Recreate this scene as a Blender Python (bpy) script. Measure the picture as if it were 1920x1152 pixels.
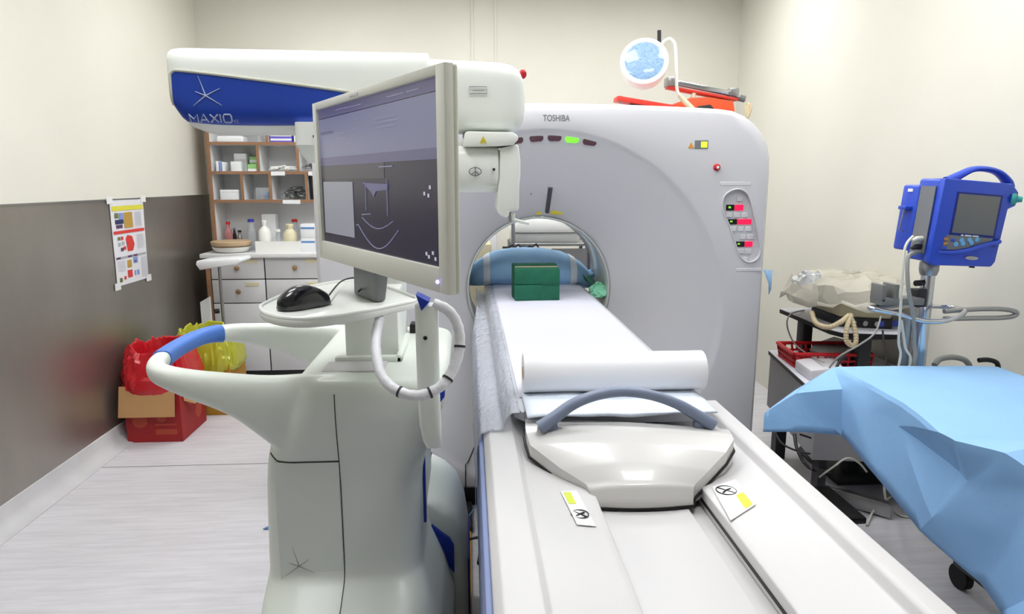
import bpy, bmesh, math, random
from mathutils import Vector, Matrix, noise
random.seed(7)
PI = math.pi
sc = bpy.context.scene
for o in list(bpy.data.objects): bpy.data.objects.remove(o)
C = sc.collection
# ------------------------------------------------------------------ camera
CAM = Vector((0, 0, 1.6)); PITCH = math.radians(10.4); YAW = math.radians(3.58)
cam = bpy.data.cameras.new('camera'); cam.sensor_width = 36; cam.lens = 24.0; cam.clip_start = 0.02
co = bpy.data.objects.new('camera', cam); C.objects.link(co)
co.location = CAM; co.rotation_euler = (PI/2 - PITCH, 0, -YAW)
sc.camera = co
# ------------------------------------------------------------------ world, exposure
w = bpy.data.worlds.new('world'); sc.world = w; w.use_nodes = True
w.node_tree.nodes['Background'].inputs[0].default_value = (0.9, 0.95, 1, 1)
w.node_tree.nodes['Background'].inputs[1].default_value = 0.2
sc.view_settings.view_transform = 'Standard'; sc.view_settings.look = 'None'
sc.view_settings.gamma = 1; sc.view_settings.use_curve_mapping = False
sc.view_settings.exposure = 0.12
LAMP = 15.5          # strength of the ceiling light diffusers
CEIL = 3.2
# ------------------------------------------------------------------ helpers
def ray(px, py):
    x = (px-960)/1280; z = -(py-576)/1280
    y2 = math.cos(PITCH)+z*math.sin(PITCH); z2 = -math.sin(PITCH)+z*math.cos(PITCH)
    return Vector((x*math.cos(YAW)+y2*math.sin(YAW), -x*math.sin(YAW)+y2*math.cos(YAW), z2))
def at(px, py, Y):
    r = ray(px, py); return CAM + r*(Y/r.y)
def atz(px, py, Z):
    r = ray(px, py); return CAM + r*((Z-1.6)/r.z)
def atx(px, py, X):
    r = ray(px, py); return CAM + r*(X/r.x)
def lin(c):
    c = c/255
    return c/12.92 if c <= 0.04045 else ((c+0.055)/1.055)**2.4
MATS = {}
def M(name, rgb, rough=0.5, metal=0.0, var=0.0, vs=8.0, bump=0.0, bs=60.0, trans=0.0, alpha=1.0, emit=0.0, coat=0.0, stretch=None, ior=1.45):
    m = bpy.data.materials.new(name); m.use_nodes = True
    nt = m.node_tree; b = nt.nodes['Principled BSDF']
    col = (lin(rgb[0]), lin(rgb[1]), lin(rgb[2]), 1)
    b.inputs['Base Color'].default_value = col
    b.inputs['Roughness'].default_value = rough; b.inputs['Metallic'].default_value = metal
    b.inputs['Transmission Weight'].default_value = trans; b.inputs['Alpha'].default_value = alpha
    b.inputs['Coat Weight'].default_value = coat; b.inputs['IOR'].default_value = ior
    if emit:
        b.inputs['Emission Color'].default_value = col; b.inputs['Emission Strength'].default_value = emit
    if var or bump:
        tc = nt.nodes.new('ShaderNodeTexCoord'); src = tc.outputs['Object']
        if stretch:
            mp = nt.nodes.new('ShaderNodeMapping'); mp.inputs['Scale'].default_value = stretch
            nt.links.new(src, mp.inputs['Vector']); src = mp.outputs['Vector']
    if var:
        n = nt.nodes.new('ShaderNodeTexNoise'); n.inputs['Scale'].default_value = vs; n.inputs['Detail'].default_value = 5
        nt.links.new(src, n.inputs['Vector'])
        r = nt.nodes.new('ShaderNodeValToRGB')
        r.color_ramp.elements[0].position = 0.3; r.color_ramp.elements[1].position = 0.7
        lo = 1-var; hi = 1+var*0.6
        r.color_ramp.elements[0].color = (col[0]*lo, col[1]*lo, col[2]*lo, 1)
        r.color_ramp.elements[1].color = (min(1, col[0]*hi), min(1, col[1]*hi), min(1, col[2]*hi), 1)
        nt.links.new(n.outputs['Fac'], r.inputs['Fac']); nt.links.new(r.outputs['Color'], b.inputs['Base Color'])
    if bump:
        n2 = nt.nodes.new('ShaderNodeTexNoise'); n2.inputs['Scale'].default_value = bs; n2.inputs['Detail'].default_value = 3
        nt.links.new(src, n2.inputs['Vector'])
        bp = nt.nodes.new('ShaderNodeBump'); bp.inputs['Strength'].default_value = bump; bp.inputs['Distance'].default_value = 0.01
        nt.links.new(n2.outputs['Fac'], bp.inputs['Height']); nt.links.new(bp.outputs['Normal'], b.inputs['Normal'])
    MATS[name] = m; return m

class MB:
    def __init__(s): s.v = []; s.f = []
    def add(s, vs, fs):
        o = len(s.v); s.v += [Vector(p) for p in vs]; s.f += [tuple(i+o for i in f) for f in fs]; return s
    def bm(s, bm):
        bm.verts.index_update()
        s.add([v.co.copy() for v in bm.verts], [[v.index for v in f.verts] for f in bm.faces]); bm.free(); return s
    def bevelled(s, vs, fs, bev, seg):
        bm = bmesh.new(); V = [bm.verts.new(p) for p in vs]
        for f in fs: bm.faces.new([V[i] for i in f])
        bmesh.ops.recalc_face_normals(bm, faces=bm.faces)
        if bev:
            ed = [e for e in bm.edges if len(e.link_faces) == 2 and e.calc_face_angle(0) > 0.5]
            bmesh.ops.bevel(bm, geom=ed, offset=bev, segments=seg, profile=0.5, affect='EDGES', clamp_overlap=True)
        return s.bm(bm)
    def box(s, x0, x1, y0, y1, z0, z1, bev=0.0, seg=2):
        vs = [(x0,y0,z0),(x1,y0,z0),(x1,y1,z0),(x0,y1,z0),(x0,y0,z1),(x1,y0,z1),(x1,y1,z1),(x0,y1,z1)]
        fs = [(0,3,2,1),(4,5,6,7),(0,1,5,4),(1,2,6,5),(2,3,7,6),(3,0,4,7)]
        return s.bevelled(vs, fs, bev, seg)
    def hexa(s, vs, bev=0.0, seg=2):      # 4 bottom, 4 top
        fs = [(0,3,2,1),(4,5,6,7),(0,1,5,4),(1,2,6,5),(2,3,7,6),(3,0,4,7)]
        return s.bevelled(vs, fs, bev, seg)
    def prism(s, poly, d, bev=0.0, seg=2):   # poly: 3D points, extruded by d
        n = len(poly); d = Vector(d); poly = [Vector(p) for p in poly]
        vs = poly + [p+d for p in poly]
        fs = [tuple(range(n))[::-1], tuple(range(n, 2*n))] + [(i, (i+1) % n, n+(i+1) % n, n+i) for i in range(n)]
        return s.bevelled(vs, fs, bev, seg)
    def frame(s, d):
        d = Vector(d).normalized(); a = Vector((0,0,1)) if abs(d.z) < 0.9 else Vector((1,0,0))
        u = d.cross(a).normalized(); return u, d.cross(u).normalized()
    def cyl(s, p0, p1, r0, r1=None, n=20):
        return s.tube([p0, p1], [r0, r0 if r1 is None else r1], n)
    def tube(s, pts, r, n=10, closed=False, cap=True):
        pts = [Vector(p) for p in pts]; k = len(pts)
        rs = r if isinstance(r, (list, tuple)) else [r]*k
        loops = []; u = None
        for i in range(k):
            if closed: t = pts[(i+1) % k]-pts[i-1]
            else: t = pts[min(i+1, k-1)]-pts[max(i-1, 0)]
            t.normalize()
            if u is None: u, v = s.frame(t)
            else:
                u = (u - t*u.dot(t)).normalized(); v = t.cross(u)
            loops.append([pts[i]+(u*math.cos(a)+v*math.sin(a))*rs[i] for a in [2*PI*j/n for j in range(n)]])
        return s.loft(loops, cap=cap and not closed, closed=closed)
    def loft(s, loops, cap=True, closed=False):
        n = len(loops[0]); k = len(loops); vs = [p for l in loops for p in l]; fs = []
        for i in range(k if closed else k-1):
            a = i*n; b = ((i+1) % k)*n
            for j in range(n): fs.append((a+j, a+(j+1) % n, b+(j+1) % n, b+j))
        if cap: fs += [tuple(range(n))[::-1], tuple(range((k-1)*n, k*n))]
        return s.add(vs, fs)
    def lathe(s, prof, c, axis=(0,0,1), n=28):   # prof (r, h)
        u, v = s.frame(axis); ax = Vector(axis).normalized(); c = Vector(c)
        loops = [[c+ax*h+(u*math.cos(a)+v*math.sin(a))*max(r, 1e-4) for a in [2*PI*j/n for j in range(n)]] for r, h in prof]
        return s.loft(loops)
    def ball(s, c, r, n=16, m=10):
        if not isinstance(r, (list, tuple)): r = (r, r, r)
        c = Vector(c); loops = []
        for i in range(m+1):
            t = -PI/2+PI*i/m; k = max(math.cos(t), 1e-3)
            loops.append([c+Vector((r[0]*k*math.cos(2*PI*j/n), r[1]*k*math.sin(2*PI*j/n), r[2]*math.sin(t))) for j in range(n)])
        return s.loft(loops)
    def grid(s, fn, nu, nv):
        vs = [fn(i/nu, j/nv) for i in range(nu+1) for j in range(nv+1)]
        fs = [(i*(nv+1)+j, (i+1)*(nv+1)+j, (i+1)*(nv+1)+j+1, i*(nv+1)+j+1) for i in range(nu) for j in range(nv)]
        return s.add(vs, fs)
    def xf(s, m): s.v = [m @ p for p in s.v]; return s
    def jitter(s, amp, scale, seed=0.0):
        s.v = [p + noise.noise_vector(p*scale+Vector((seed, seed*1.7, 3.1)))*amp for p in s.v]; return s
    def build(s, name, m, parent=None, ang=40, solid=0.0, label=None):
        me = bpy.data.meshes.new(name)
        org = Vector((0,0,0))
        if parent is None:
            xs = [p.x for p in s.v]; ys = [p.y for p in s.v]; zs = [p.z for p in s.v]
            org = Vector(((min(xs)+max(xs))/2, (min(ys)+max(ys))/2, min(zs)))
        me.from_pydata([tuple(p-org) for p in s.v], [], s.f); me.validate(); me.update()
        bm = bmesh.new(); bm.from_mesh(me); bmesh.ops.recalc_face_normals(bm, faces=bm.faces); bm.to_mesh(me); bm.free()
        me.polygons.foreach_set('use_smooth', [True]*len(me.polygons))
        me.set_sharp_from_angle(angle=math.radians(ang))
        me.materials.append(MATS[m])
        o = bpy.data.objects.new(name, me); C.objects.link(o); o.location = org
        if parent is not None:
            o.parent = parent
            if parent.parent is None: o.matrix_parent_inverse = Matrix.Translation(-parent.location)
        if solid:
            md = o.modifiers.new('thickness', 'SOLIDIFY'); md.thickness = solid; md.offset = 0
        if label: o['label'] = label
        return o
def tag(o, label, cat, group=None, kind=None):
    o['label'] = label; o['category'] = cat
    if group: o['group'] = group
    if kind: o['kind'] = kind
    return o
def thing(name, label, cat, loc=(0,0,0), group=None):
    o = bpy.data.objects.new(name, None); C.objects.link(o); o.location = loc; o.empty_display_size = 0.05
    return tag(o, label, cat, group)
def struct(o, label, cat):
    o['label'] = label; o['category'] = cat; o['kind'] = 'structure'; return o
def rrect(x0, x1, y0, y1, r, z, n=6):
    out = []
    for cx, cy, a0 in ((x1-r, y1-r, 0), (x0+r, y1-r, PI/2), (x0+r, y0+r, PI), (x1-r, y0+r, 1.5*PI)):
        for i in range(n+1):
            a = a0+PI/2*i/n; out.append(Vector((cx+r*math.cos(a), cy+r*math.sin(a), z)))
    return out
def catmull(pts, sub=6, closed=False):
    P = [Vector(p) for p in pts]; n = len(P); out = []
    for i in range(n if closed else n-1):
        if closed: a, b, c, d = P[i-1], P[i], P[(i+1) % n], P[(i+2) % n]
        else: a, b, c, d = P[max(i-1, 0)], P[i], P[i+1], P[min(i+2, n-1)]
        for k in range(sub):
            t = k/sub
            out.append(0.5*((2*b)+(c-a)*t+(2*a-5*b+4*c-d)*t*t+(3*b-a-3*c+d)*t**3))
    if not closed: out.append(P[-1])
    return out
def text_mb(s, size, fn, bold=0.0, spacing=1.0):   # fn maps text (x, y) to a 3D point
    cu = bpy.data.curves.new('txt', 'FONT'); cu.body = s; cu.size = size; cu.offset = bold; cu.space_character = spacing
    o = bpy.data.objects.new('txt', cu); C.objects.link(o)
    dg = bpy.context.evaluated_depsgraph_get()
    me = bpy.data.meshes.new_from_object(o.evaluated_get(dg))
    mb = MB(); mb.add([fn(v.co.x, v.co.y) for v in me.vertices], [list(p.vertices) for p in me.polygons])
    bpy.data.objects.remove(o); bpy.data.curves.remove(cu); bpy.data.meshes.remove(me)
    return mb
def flat(mb, poly): mb.add(poly, [tuple(range(len(poly)))]); return mb

# ------------------------------------------------------------------ materials
M('wall_paint', (224, 221, 209), 0.75, var=0.03, vs=1.5, bump=0.05, bs=90)
M('ceiling_paint', (238, 238, 234), 0.9)
M('steel_clad', (168, 163, 156), 0.36, 0.85, var=0.10, vs=2.5, bump=0.04, bs=3, stretch=(1, 1, 0.4))
M('coving', (205, 204, 206), 0.5, var=0.06, vs=6)
M('seam', (60, 60, 60), 0.8)
M('light_frame', (235, 235, 235), 0.5)
M('gantry_grey', (208, 207, 211), 0.36, coat=0.15)
M('gantry_funnel', (202, 201, 205), 0.36, coat=0.15)
M('liner', (196, 200, 196), 0.12, coat=0.5)
M('liner_edge', (150, 160, 165), 0.1, 0.6)
M('black', (14, 14, 16), 0.45)
M('dark', (40, 40, 44), 0.5)
M('slot_grey', (78, 78, 84), 0.5)
M('maroon_lens', (92, 62, 74), 0.25, coat=0.4)
M('green_lit', (120, 225, 60), 0.3, emit=0.8)
M('yellow_lit', (215, 245, 60), 0.3, emit=0.8)
M('red_lit', (235, 20, 70), 0.3, emit=0.9)
M('led_green', (130, 210, 50), 0.3, emit=0.6)
M('grey_print', (110, 110, 116), 0.6)
M('label_white', (232, 232, 232), 0.5)
M('faint_label', (214, 212, 216), 0.5)
M('label_yellow', (206, 190, 60), 0.5)
M('label_orange', (210, 150, 50), 0.5)
M('label_lime', (214, 226, 60), 0.5)
M('red_plastic', (190, 30, 40), 0.35)
M('table_white', (214, 212, 213), 0.4, var=0.02, vs=3)
M('table_grey', (196, 194, 194), 0.45)
M('table_blue', (128, 142, 186), 0.45)
M('handle_blue', (122, 132, 156), 0.42, var=0.03, vs=6)
M('cover_white', (214, 212, 210), 0.26, coat=0.3)
M('pad_cloth', (212, 212, 226), 0.65, bump=0.03, bs=30)
M('cradle_grey', (196, 198, 206), 0.4)
M('paper', (246, 246, 250), 0.6)
M('absorbent', (226, 234, 247), 0.7, bump=0.1, bs=30)
M('film', (226, 229, 240), 0.2, trans=0.35, bump=0.9, bs=55, alpha=0.6, stretch=(1, .35, 1))
M('pillow_blue', (160, 204, 244), 0.7, var=0.06, vs=9, bump=0.2, bs=25)
M('tape_white', (232, 238, 248), 0.5)
M('foam_green', (26, 98, 74), 0.85, var=0.14, vs=16, bump=0.25, bs=90)
M('foam_green_dark', (20, 80, 62), 0.85, var=0.1, vs=16)
M('mint', (150, 226, 190), 0.5, bump=0.6, bs=30)
M('green_film', (60, 140, 110), 0.35, trans=0.3, bump=0.6, bs=30)
M('robot_white', (232, 238, 230), 0.42, coat=0.1)
M('robot_shell', (236, 239, 234), 0.38, coat=0.15)
M('robot_blue', (34, 72, 182), 0.32, 0.25, coat=0.3)
M('deep_blue', (20, 52, 160), 0.4)
M('grip_blue', (78, 124, 208), 0.5)
M('robot_print', (178, 188, 214), 0.4)
M('faint_print', (140, 144, 140), 0.5)
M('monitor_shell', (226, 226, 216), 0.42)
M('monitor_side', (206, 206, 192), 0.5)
M('screen_base', (38, 36, 54), 0.25, emit=0.5)
M('screen_top', (92, 90, 120), 0.3, emit=0.42)
M('screen_light', (112, 114, 140), 0.3, emit=0.45)
M('screen_mid', (72, 68, 78), 0.3, emit=0.4)
M('screen_panel', (134, 136, 148), 0.3, emit=0.45)
M('screen_line', (118, 117, 148), 0.3, emit=0.55)
M('screen_glyph', (170, 170, 185), 0.3, emit=0.6)
M('screen_dim', (92, 90, 122), 0.3, emit=0.5)
M('led_violet', (150, 140, 255), 0.3, emit=3)
M('mouse_black', (22, 22, 30), 0.22, coat=0.4)
M('mouse_side', (84, 84, 84), 0.4)
M('hose_white', (222, 222, 228), 0.35, bump=0.35, bs=40)
M('wire_green', (110, 140, 60), 0.5)
M('monitor_blue', (44, 78, 196), 0.38, coat=0.2)
M('monitor_blue_dark', (28, 44, 130), 0.5)
M('panel_grey', (120, 122, 126), 0.4)
M('lcd_grey', (112, 113, 113), 0.3)
M('key_blue', (110, 176, 224), 0.4)
M('key_tan', (180, 130, 80), 0.5)
M('teal', (60, 160, 160), 0.4)
M('chrome', (205, 207, 212), 0.16, 1.0)
M('steel', (168, 168, 168), 0.32, 0.85)
M('grey_metal', (128, 128, 126), 0.45, 0.3)
M('dark_metal', (60, 61, 64), 0.45, 0.4)
M('rubber', (20, 20, 22), 0.7)
M('cable_black', (18, 18, 20), 0.5)
M('cable_grey', (150, 150, 146), 0.45)
M('cable_white', (214, 212, 200), 0.45)
M('drape_blue', (152, 198, 242), 0.75, var=0.03, vs=5, bump=0.12, bs=26)
M('laminate', (216, 216, 224), 0.45)
M('grey_cabinet', (150, 148, 150), 0.5)
M('basket_red', (196, 26, 36), 0.4)
M('device_beige', (200, 192, 160), 0.5)
M('hose_beige', (196, 180, 146), 0.55)
M('plastic_cover', (228, 223, 208), 0.22, trans=0.2, alpha=0.72, bump=0.5, bs=18)
M('plastic_crinkle', (238, 240, 242), 0.12, trans=0.1, alpha=0.85, bump=0.8, bs=45)
M('blue_label', (60, 80, 180), 0.5)
M('grey_bag', (150, 150, 148), 0.4, bump=0.4, bs=25)
M('orange', (232, 84, 40), 0.42)
M('red_orange', (214, 58, 44), 0.42)
M('lamp_white', (236, 238, 232), 0.4)
M('lamp_lens', (136, 170, 206), 0.12, coat=0.6, var=0.18, vs=60, bump=0.6, bs=90)
M('ivory', (220, 212, 180), 0.5)
M('straw', (206, 190, 156), 0.8)
M('wood', (152, 114, 86), 0.5, var=0.12, vs=6, stretch=(3, 3, 20))
M('shelf_white', (226, 226, 226), 0.55)
M('drawer_white', (214, 214, 216), 0.45)
M('knob_brown', (150, 120, 88), 0.4)
M('cream_label', (222, 212, 180), 0.6)
M('carton_white', (232, 234, 236), 0.6)
M('carton_green', (150, 200, 130), 0.6)
M('carton_violet', (106, 92, 200), 0.5)
M('carton_blue', (96, 140, 196), 0.6)
M('wire_steel', (120, 124, 122), 0.3, 0.8)
M('clear_plastic', (220, 226, 232), 0.15, trans=0.5, alpha=0.6)
M('red_liquid', (226, 150, 150), 0.2, trans=0.5, alpha=.8)
M('cap_red', (200, 40, 44), 0.4)
M('cap_blue', (50, 60, 170), 0.4)
M('bottle_white', (236, 236, 232), 0.4)
M('beige', (196, 170, 136), 0.6)
M('ochre', (182, 132, 44), 0.7)
M('cardboard', (190, 146, 98), 0.8, var=0.05, vs=8)
M('box_red', (158, 30, 32), 0.6, var=0.08, vs=10)
M('box_print', (176, 70, 50), 0.7)
M('bag_red', (206, 26, 38), 0.28, trans=0.12, bump=0.5, bs=18, coat=0.3)
M('bag_yellow', (204, 204, 62), 0.3, trans=0.2, bump=0.5, bs=18, coat=0.3)
M('poster_paper', (228, 227, 232), 0.55)
M('print_yellow', (222, 214, 70), 0.6)
M('print_red', (216, 60, 56), 0.6)
M('print_gold', (186, 150, 70), 0.6)
M('print_navy', (50, 56, 96), 0.6)
M('print_blue', (130, 150, 210), 0.6)
M('print_purple', (90, 60, 100), 0.6)
M('print_grey', (170, 176, 178), 0.6)
M('print_green', (110, 120, 60), 0.6)
M('text_grey', (200, 200, 208), 0.6)
M('royal_blue', (40, 58, 170), 0.6)
M('moss', (70, 80, 66), 0.7)

# floor: pale vinyl with streaks running across the room
fm = M('vinyl', (214, 211, 216), 0.42)
nt = fm.node_tree; b = nt.nodes['Principled BSDF']
tc = nt.nodes.new('ShaderNodeTexCoord'); mp = nt.nodes.new('ShaderNodeMapping'); mp.inputs['Scale'].default_value = (1.2, 14, 1)
nz = nt.nodes.new('ShaderNodeTexNoise'); nz.inputs['Scale'].default_value = 3; nz.inputs['Detail'].default_value = 7; nz.inputs['Roughness'].default_value = 0.65
rp = nt.nodes.new('ShaderNodeValToRGB'); e = rp.color_ramp.elements
e[0].position = 0.30; e[0].color = (lin(200), lin(198), lin(203), 1); e[1].position = 0.62; e[1].color = (lin(218), lin(216), lin(221), 1)
nt.links.new(tc.outputs['Object'], mp.inputs['Vector']); nt.links.new(mp.outputs['Vector'], nz.inputs['Vector'])
nt.links.new(nz.outputs['Fac'], rp.inputs['Fac']); nt.links.new(rp.outputs['Color'], b.inputs['Base Color'])
# ceiling light diffuser
dm = bpy.data.materials.new('diffuser'); dm.use_nodes = True; MATS['diffuser'] = dm
b = dm.node_tree.nodes['Principled BSDF']; b.inputs['Base Color'].default_value = (.9, .9, .9, 1)
b.inputs['Emission Color'].default_value = (0.975, 0.99, 1.0, 1); b.inputs['Emission Strength'].default_value = LAMP

# ------------------------------------------------------------------ the room
XL, XR, YB, YF = -2.2, 2.32, 6.0, -1.4
struct(MB().box(XL-.1, XR+.1, YF-.1, YB+.1, -.1, 0).build('floor', 'vinyl'), 'pale grey streaked vinyl floor', 'floor')
struct(MB().box(XL-.1, XR+.1, YF-.1, YB+.1, CEIL, CEIL+.1).build('ceiling', 'ceiling_paint'), 'plain white ceiling', 'ceiling')
wl = struct(MB().box(XL-.1, XL, YF, YB, 0, CEIL).build('wall_left', 'wall_paint'), 'cream painted wall above grey steel cladding', 'wall')
wb = struct(MB().box(XL, XR, YB, YB+.1, 0, CEIL).build('wall_back', 'wall_paint'), 'cream painted wall behind the scanner', 'wall')
struct(MB().box(XR, XR+.1, YF, YB, 0, CEIL).build('wall_right', 'wall_paint'), 'cream painted wall behind the blue patient monitor', 'wall')
cf = struct(MB().box(XL, XR, YF, YF+.006, 0, 1.494).build('trim_bounce_cut', 'steel_clad'), 'added unseen grey cladding that dims bounce off the wall opposite the scanner', 'wall cladding')  # cladding added behind the camera to darken this wall and cut bounce light
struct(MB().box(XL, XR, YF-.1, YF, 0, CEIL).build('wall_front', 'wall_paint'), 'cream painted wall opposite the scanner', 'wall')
# steel cladding in sheets, joints closed
cl = struct(MB().box(XL, XL+.006, YF, YB, .1, 1.494).build('trim_1', 'steel_clad'), 'grey brushed steel sheet cladding on the left wall', 'wall cladding')
MB().box(XL, XL+.012, YF, YB, 1.488, 1.496).build('edge_strip', 'steel', cl)
# coved skirting
prof = [(XL+.006, .0), (XL+.10, .0), (XL+.10, .004), (XL+.06, .012), (XL+.035, .032), (XL+.02, .06), (XL+.014, .11), (XL+.006, .112)]
struct(MB().prism([(x, YF, z) for x, z in prof], (0, YB-YF, 0)).build('baseboard_left', 'coving', ang=60), 'coved grey vinyl skirting along the left wall', 'skirting')
sm = MB().box(XL+.1, -.7, 3.792, 3.796, 0, .0008).build('floor_seam', 'seam')
struct(sm, 'thin welded seam across the pale vinyl floor', 'floor seam')
for px, wd in ((885, .02), (929, .02)):
    x = at(px, 50, 5.99).x
    struct(MB().box(x-wd/2, x+wd/2, YB-.012, YB, 1.9, CEIL, .003).build('trim_2' if px == 885 else 'trim_3', 'wall_paint'),
           'slim cream cable trunking on the back wall, ' + ('left' if px == 885 else 'right') + ' of two', 'cable trunking')

# ceiling lights
LPOS = [(-1.1, 4.75), (0.2, 4.75), (1.5, 4.75), (-1.1, 2.75), (0.2, 2.75), (1.5, 2.75), (-0.9, 1.5), (0.7, 1.3)]
LSZ = 0.30
proto = None
for i, (x, y) in enumerate(LPOS):
    lt = thing('ceiling_light', 'square recessed ceiling light panel above the scanner room', 'ceiling light', (x, y, CEIL), 'ceiling light panels')
    if proto is None:
        a = MB().box(x-LSZ, x+LSZ, y-LSZ, y+LSZ, CEIL-.012, CEIL-.006).build('diffuser', 'diffuser', lt)
        f = MB()
        for s in (-1, 1):
            f.box(x+s*(LSZ+.012)-.012, x+s*(LSZ+.012)+.012, y-LSZ-.024, y+LSZ+.024, CEIL-.016, CEIL)
            f.box(x-LSZ, x+LSZ, y+s*(LSZ+.012)-.012, y+s*(LSZ+.012)+.012, CEIL-.016, CEIL)
        bfr = f.build('frame', 'light_frame', lt); proto = (lt, a, bfr)
    else:
        for s in proto[1:]:
            c = s.copy(); C.objects.link(c); c.parent = lt; c.matrix_parent_inverse = s.matrix_parent_inverse.copy()

# ------------------------------------------------------------------ scanner gantry
GX, GZ, GR = 0.352, 1.062, 0.362       # bore
RZ, RR = 0.972, 0.868                  # rim of the funnel
GF, GB = 3.15, 4.08
g = thing('ct_scanner_gantry', 'large grey CT scanner ring with round bore and control panel', 'CT scanner', (GX, 3.6, 0))
N = 144
def outline(inset, a):
    # superelliptic frame: half width 1.06, bottom .1, crowned top 1.955
    hw = 1.06-inset; d = Vector((math.cos(a), math.sin(a)))
    c0 = RZ; best = 9
    zt = 1.952-inset; zb = .10+inset
    rt, rb = .235, .08
    # march outwards
    lo, hi = 0.3, 1.7
    for _ in range(36):
        m = (lo+hi)/2; x = d.x*m; z = c0+d.y*m
        top = zt-.035*(x/1.06)**2
        inside = abs(x) < hw and zb < z < top
        if inside:
            r = rt if z > c0 else rb
            cz = (top-r) if z > c0 else (zb+r)
            if abs(x) > hw-r and ((z > cz) if z > c0 else (z < cz)):
                inside = math.hypot(abs(x)-(hw-r), z-cz) < r
        if inside: lo = m
        else: hi = m
    return (GX+d.x*lo, c0+d.y*lo)
def fprof(t):
    if t < .06: return GF+.022*(t/.06)**1.5
    return GF+.022+.278*((t-.06)/.94)**1.2
def fring(t, y):
    cz = RZ+(GZ-RZ)*t; r = RR+(GR-RR)*t
    return [Vector((GX+r*math.cos(a), y, cz+r*math.sin(a))) for a in ANG]
ANG = [2*PI*j/N for j in range(N)]
def oring(inset, y):
    return [Vector((p[0], y, p[1])) for p in (outline(inset, a) for a in ANG)]
loops = [fring(0.0, GF)]
loops += [oring(.05, GF), oring(.025, GF+.006), oring(.008, GF+.025), oring(0, GF+.06), oring(0, GB-.05), oring(.01, GB-.02), oring(.05, GB)]
loops += [fring(0, GB)] + [fring(t, GB-(fprof(t)-GF)*.8) for t in (.04, .2, .4, .6, .8, 1.0)]
loops += [fring(1.0, 3.62)]
TS = [0.0, .015, .03, .045, .08, .14, .22, .32, .42, .52, .62, .72, .82, .92, .97, 1.0]
loops += [fring(t, fprof(t)) for t in TS[::-1][:-1]]
body = MB().loft(loops, cap=False, closed=True)
def surfY(x, z):
    lo, hi = 0.0, 1.0
    for _ in range(30):
        t = (lo+hi)/2; cz = RZ+(GZ-RZ)*t; r = RR+(GR-RR)*t
        if math.hypot(x-GX, z-cz) < r: lo = t
        else: hi = t
    return fprof(lo)
def onfunnel(px, py, off=0.0):
    Y = 3.2
    for _ in range(20):
        p = at(px, py, Y); Y = surfY(p.x, p.z)
    return at(px, py, Y-off)
go = body.build('housing', 'gantry_grey', g, ang=30)
# recess for the control panel, cut into the housing
pan = [(1354,388),(1357,370),(1370,358),(1386,355),(1400,362),(1408,378),(1416,410),(1422,440),(1426,468),(1421,484),(1408,492),(1395,489),(1386,478),(1378,455),(1366,420),(1357,402)]
panc = catmull([at(x, y, GF) for x, y in pan], 4, True)
cut = MB().prism([p+Vector((0, -.05, 0)) for p in panc], (0, .068, 0)).build('cutter', 'gantry_grey')
md = go.modifiers.new('cut', 'BOOLEAN'); md.object = cut; md.operation = 'DIFFERENCE'; md.solver = 'EXACT'
bpy.context.view_layer.update()
dg = bpy.context.evaluated_depsgraph_get()
nm = bpy.data.meshes.new_from_object(go.evaluated_get(dg)); go.modifiers.clear()
if len(nm.polygons) > 2000: go.data = nm; go.data.set_sharp_from_angle(angle=math.radians(30))
bpy.data.objects.remove(cut)
cp = MB(); flat(cp, [p+Vector((0, .0165, 0)) for p in panc]); cpo = cp.build('control_panel', 'gantry_grey', g)
rim = MB().tube([p+Vector((0, -.001, 0)) for p in panc], .004, 8, closed=True).build('panel_rim', 'gantry_funnel', cpo)
def facebox(x0, x1, y0, y1, Y, d, name, mat, par, bev=.0015):
    a = at(x0, y1, Y); c = at(x1, y0, Y)
    return MB().box(a.x, c.x, Y-d, Y+.004, a.z, c.z, bev, 1).build(name, mat, par)
PYY = GF+.0165
for x0, x1, xm, y0, y1 in ((1361,1394,1377,384,395), (1364,1409,1382,411,421), (1378,1411,1396,453,463)):
    dsp = facebox(x0, xm, y0, y1, PYY, .004, 'display', 'black', cpo)
    facebox(xm, x1, y0, y1, PYY, .004, 'display', 'red_lit', cpo)
    facebox(x0+4, x0+9, y0+3, y1-4, PYY, .006, 'indicator', 'led_green', cpo)
for x, y in ((1381,369),(1361,399),(1376,399),(1391,399),(1369,425),(1383,425),(1398,425),(1387,440),(1401,440),(1383,467),(1397,467),(1392,482)):
    facebox(x, x+11, y, y+9, PYY, .005, 'button', 'faint_label', cpo)
facebox(1350, 1408, 341, 348, GF, .0015, 'label_strip', 'faint_label', g)
facebox(1380, 1428, 503, 509, GF, .0015, 'label_strip', 'faint_label', g)
# lamp row inside the rim
for px, py, lit, tilt in ((968,263,0,.1),(1006,259,0,.08),(1040,258,0,0),(1073,261,1,-.06),(1106,266,0,-.14)):
    c = onfunnel(px, py, .004)
    pts = []
    for i in range(24):
        a = 2*PI*i/24; x = .017*math.copysign(1, math.cos(a)) + .015*math.cos(a); z = .0165*math.sin(a)
        pts.append(c+Vector((x*math.cos(tilt)-z*math.sin(tilt), 0, x*math.sin(tilt)+z*math.cos(tilt))))
    MB().prism(pts, (0, .03, 0), .002).build('status_lamp', 'green_lit' if lit else 'maroon_lens', g, label='lit green status lamp' if lit else None)
p0 = at(1018, 227, GF-.001)
text_mb('TOSHIBA', .038, lambda x, y: p0+Vector((x*.78, 0, y)), .0006).build('maker_name', 'grey_print', g)
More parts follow.
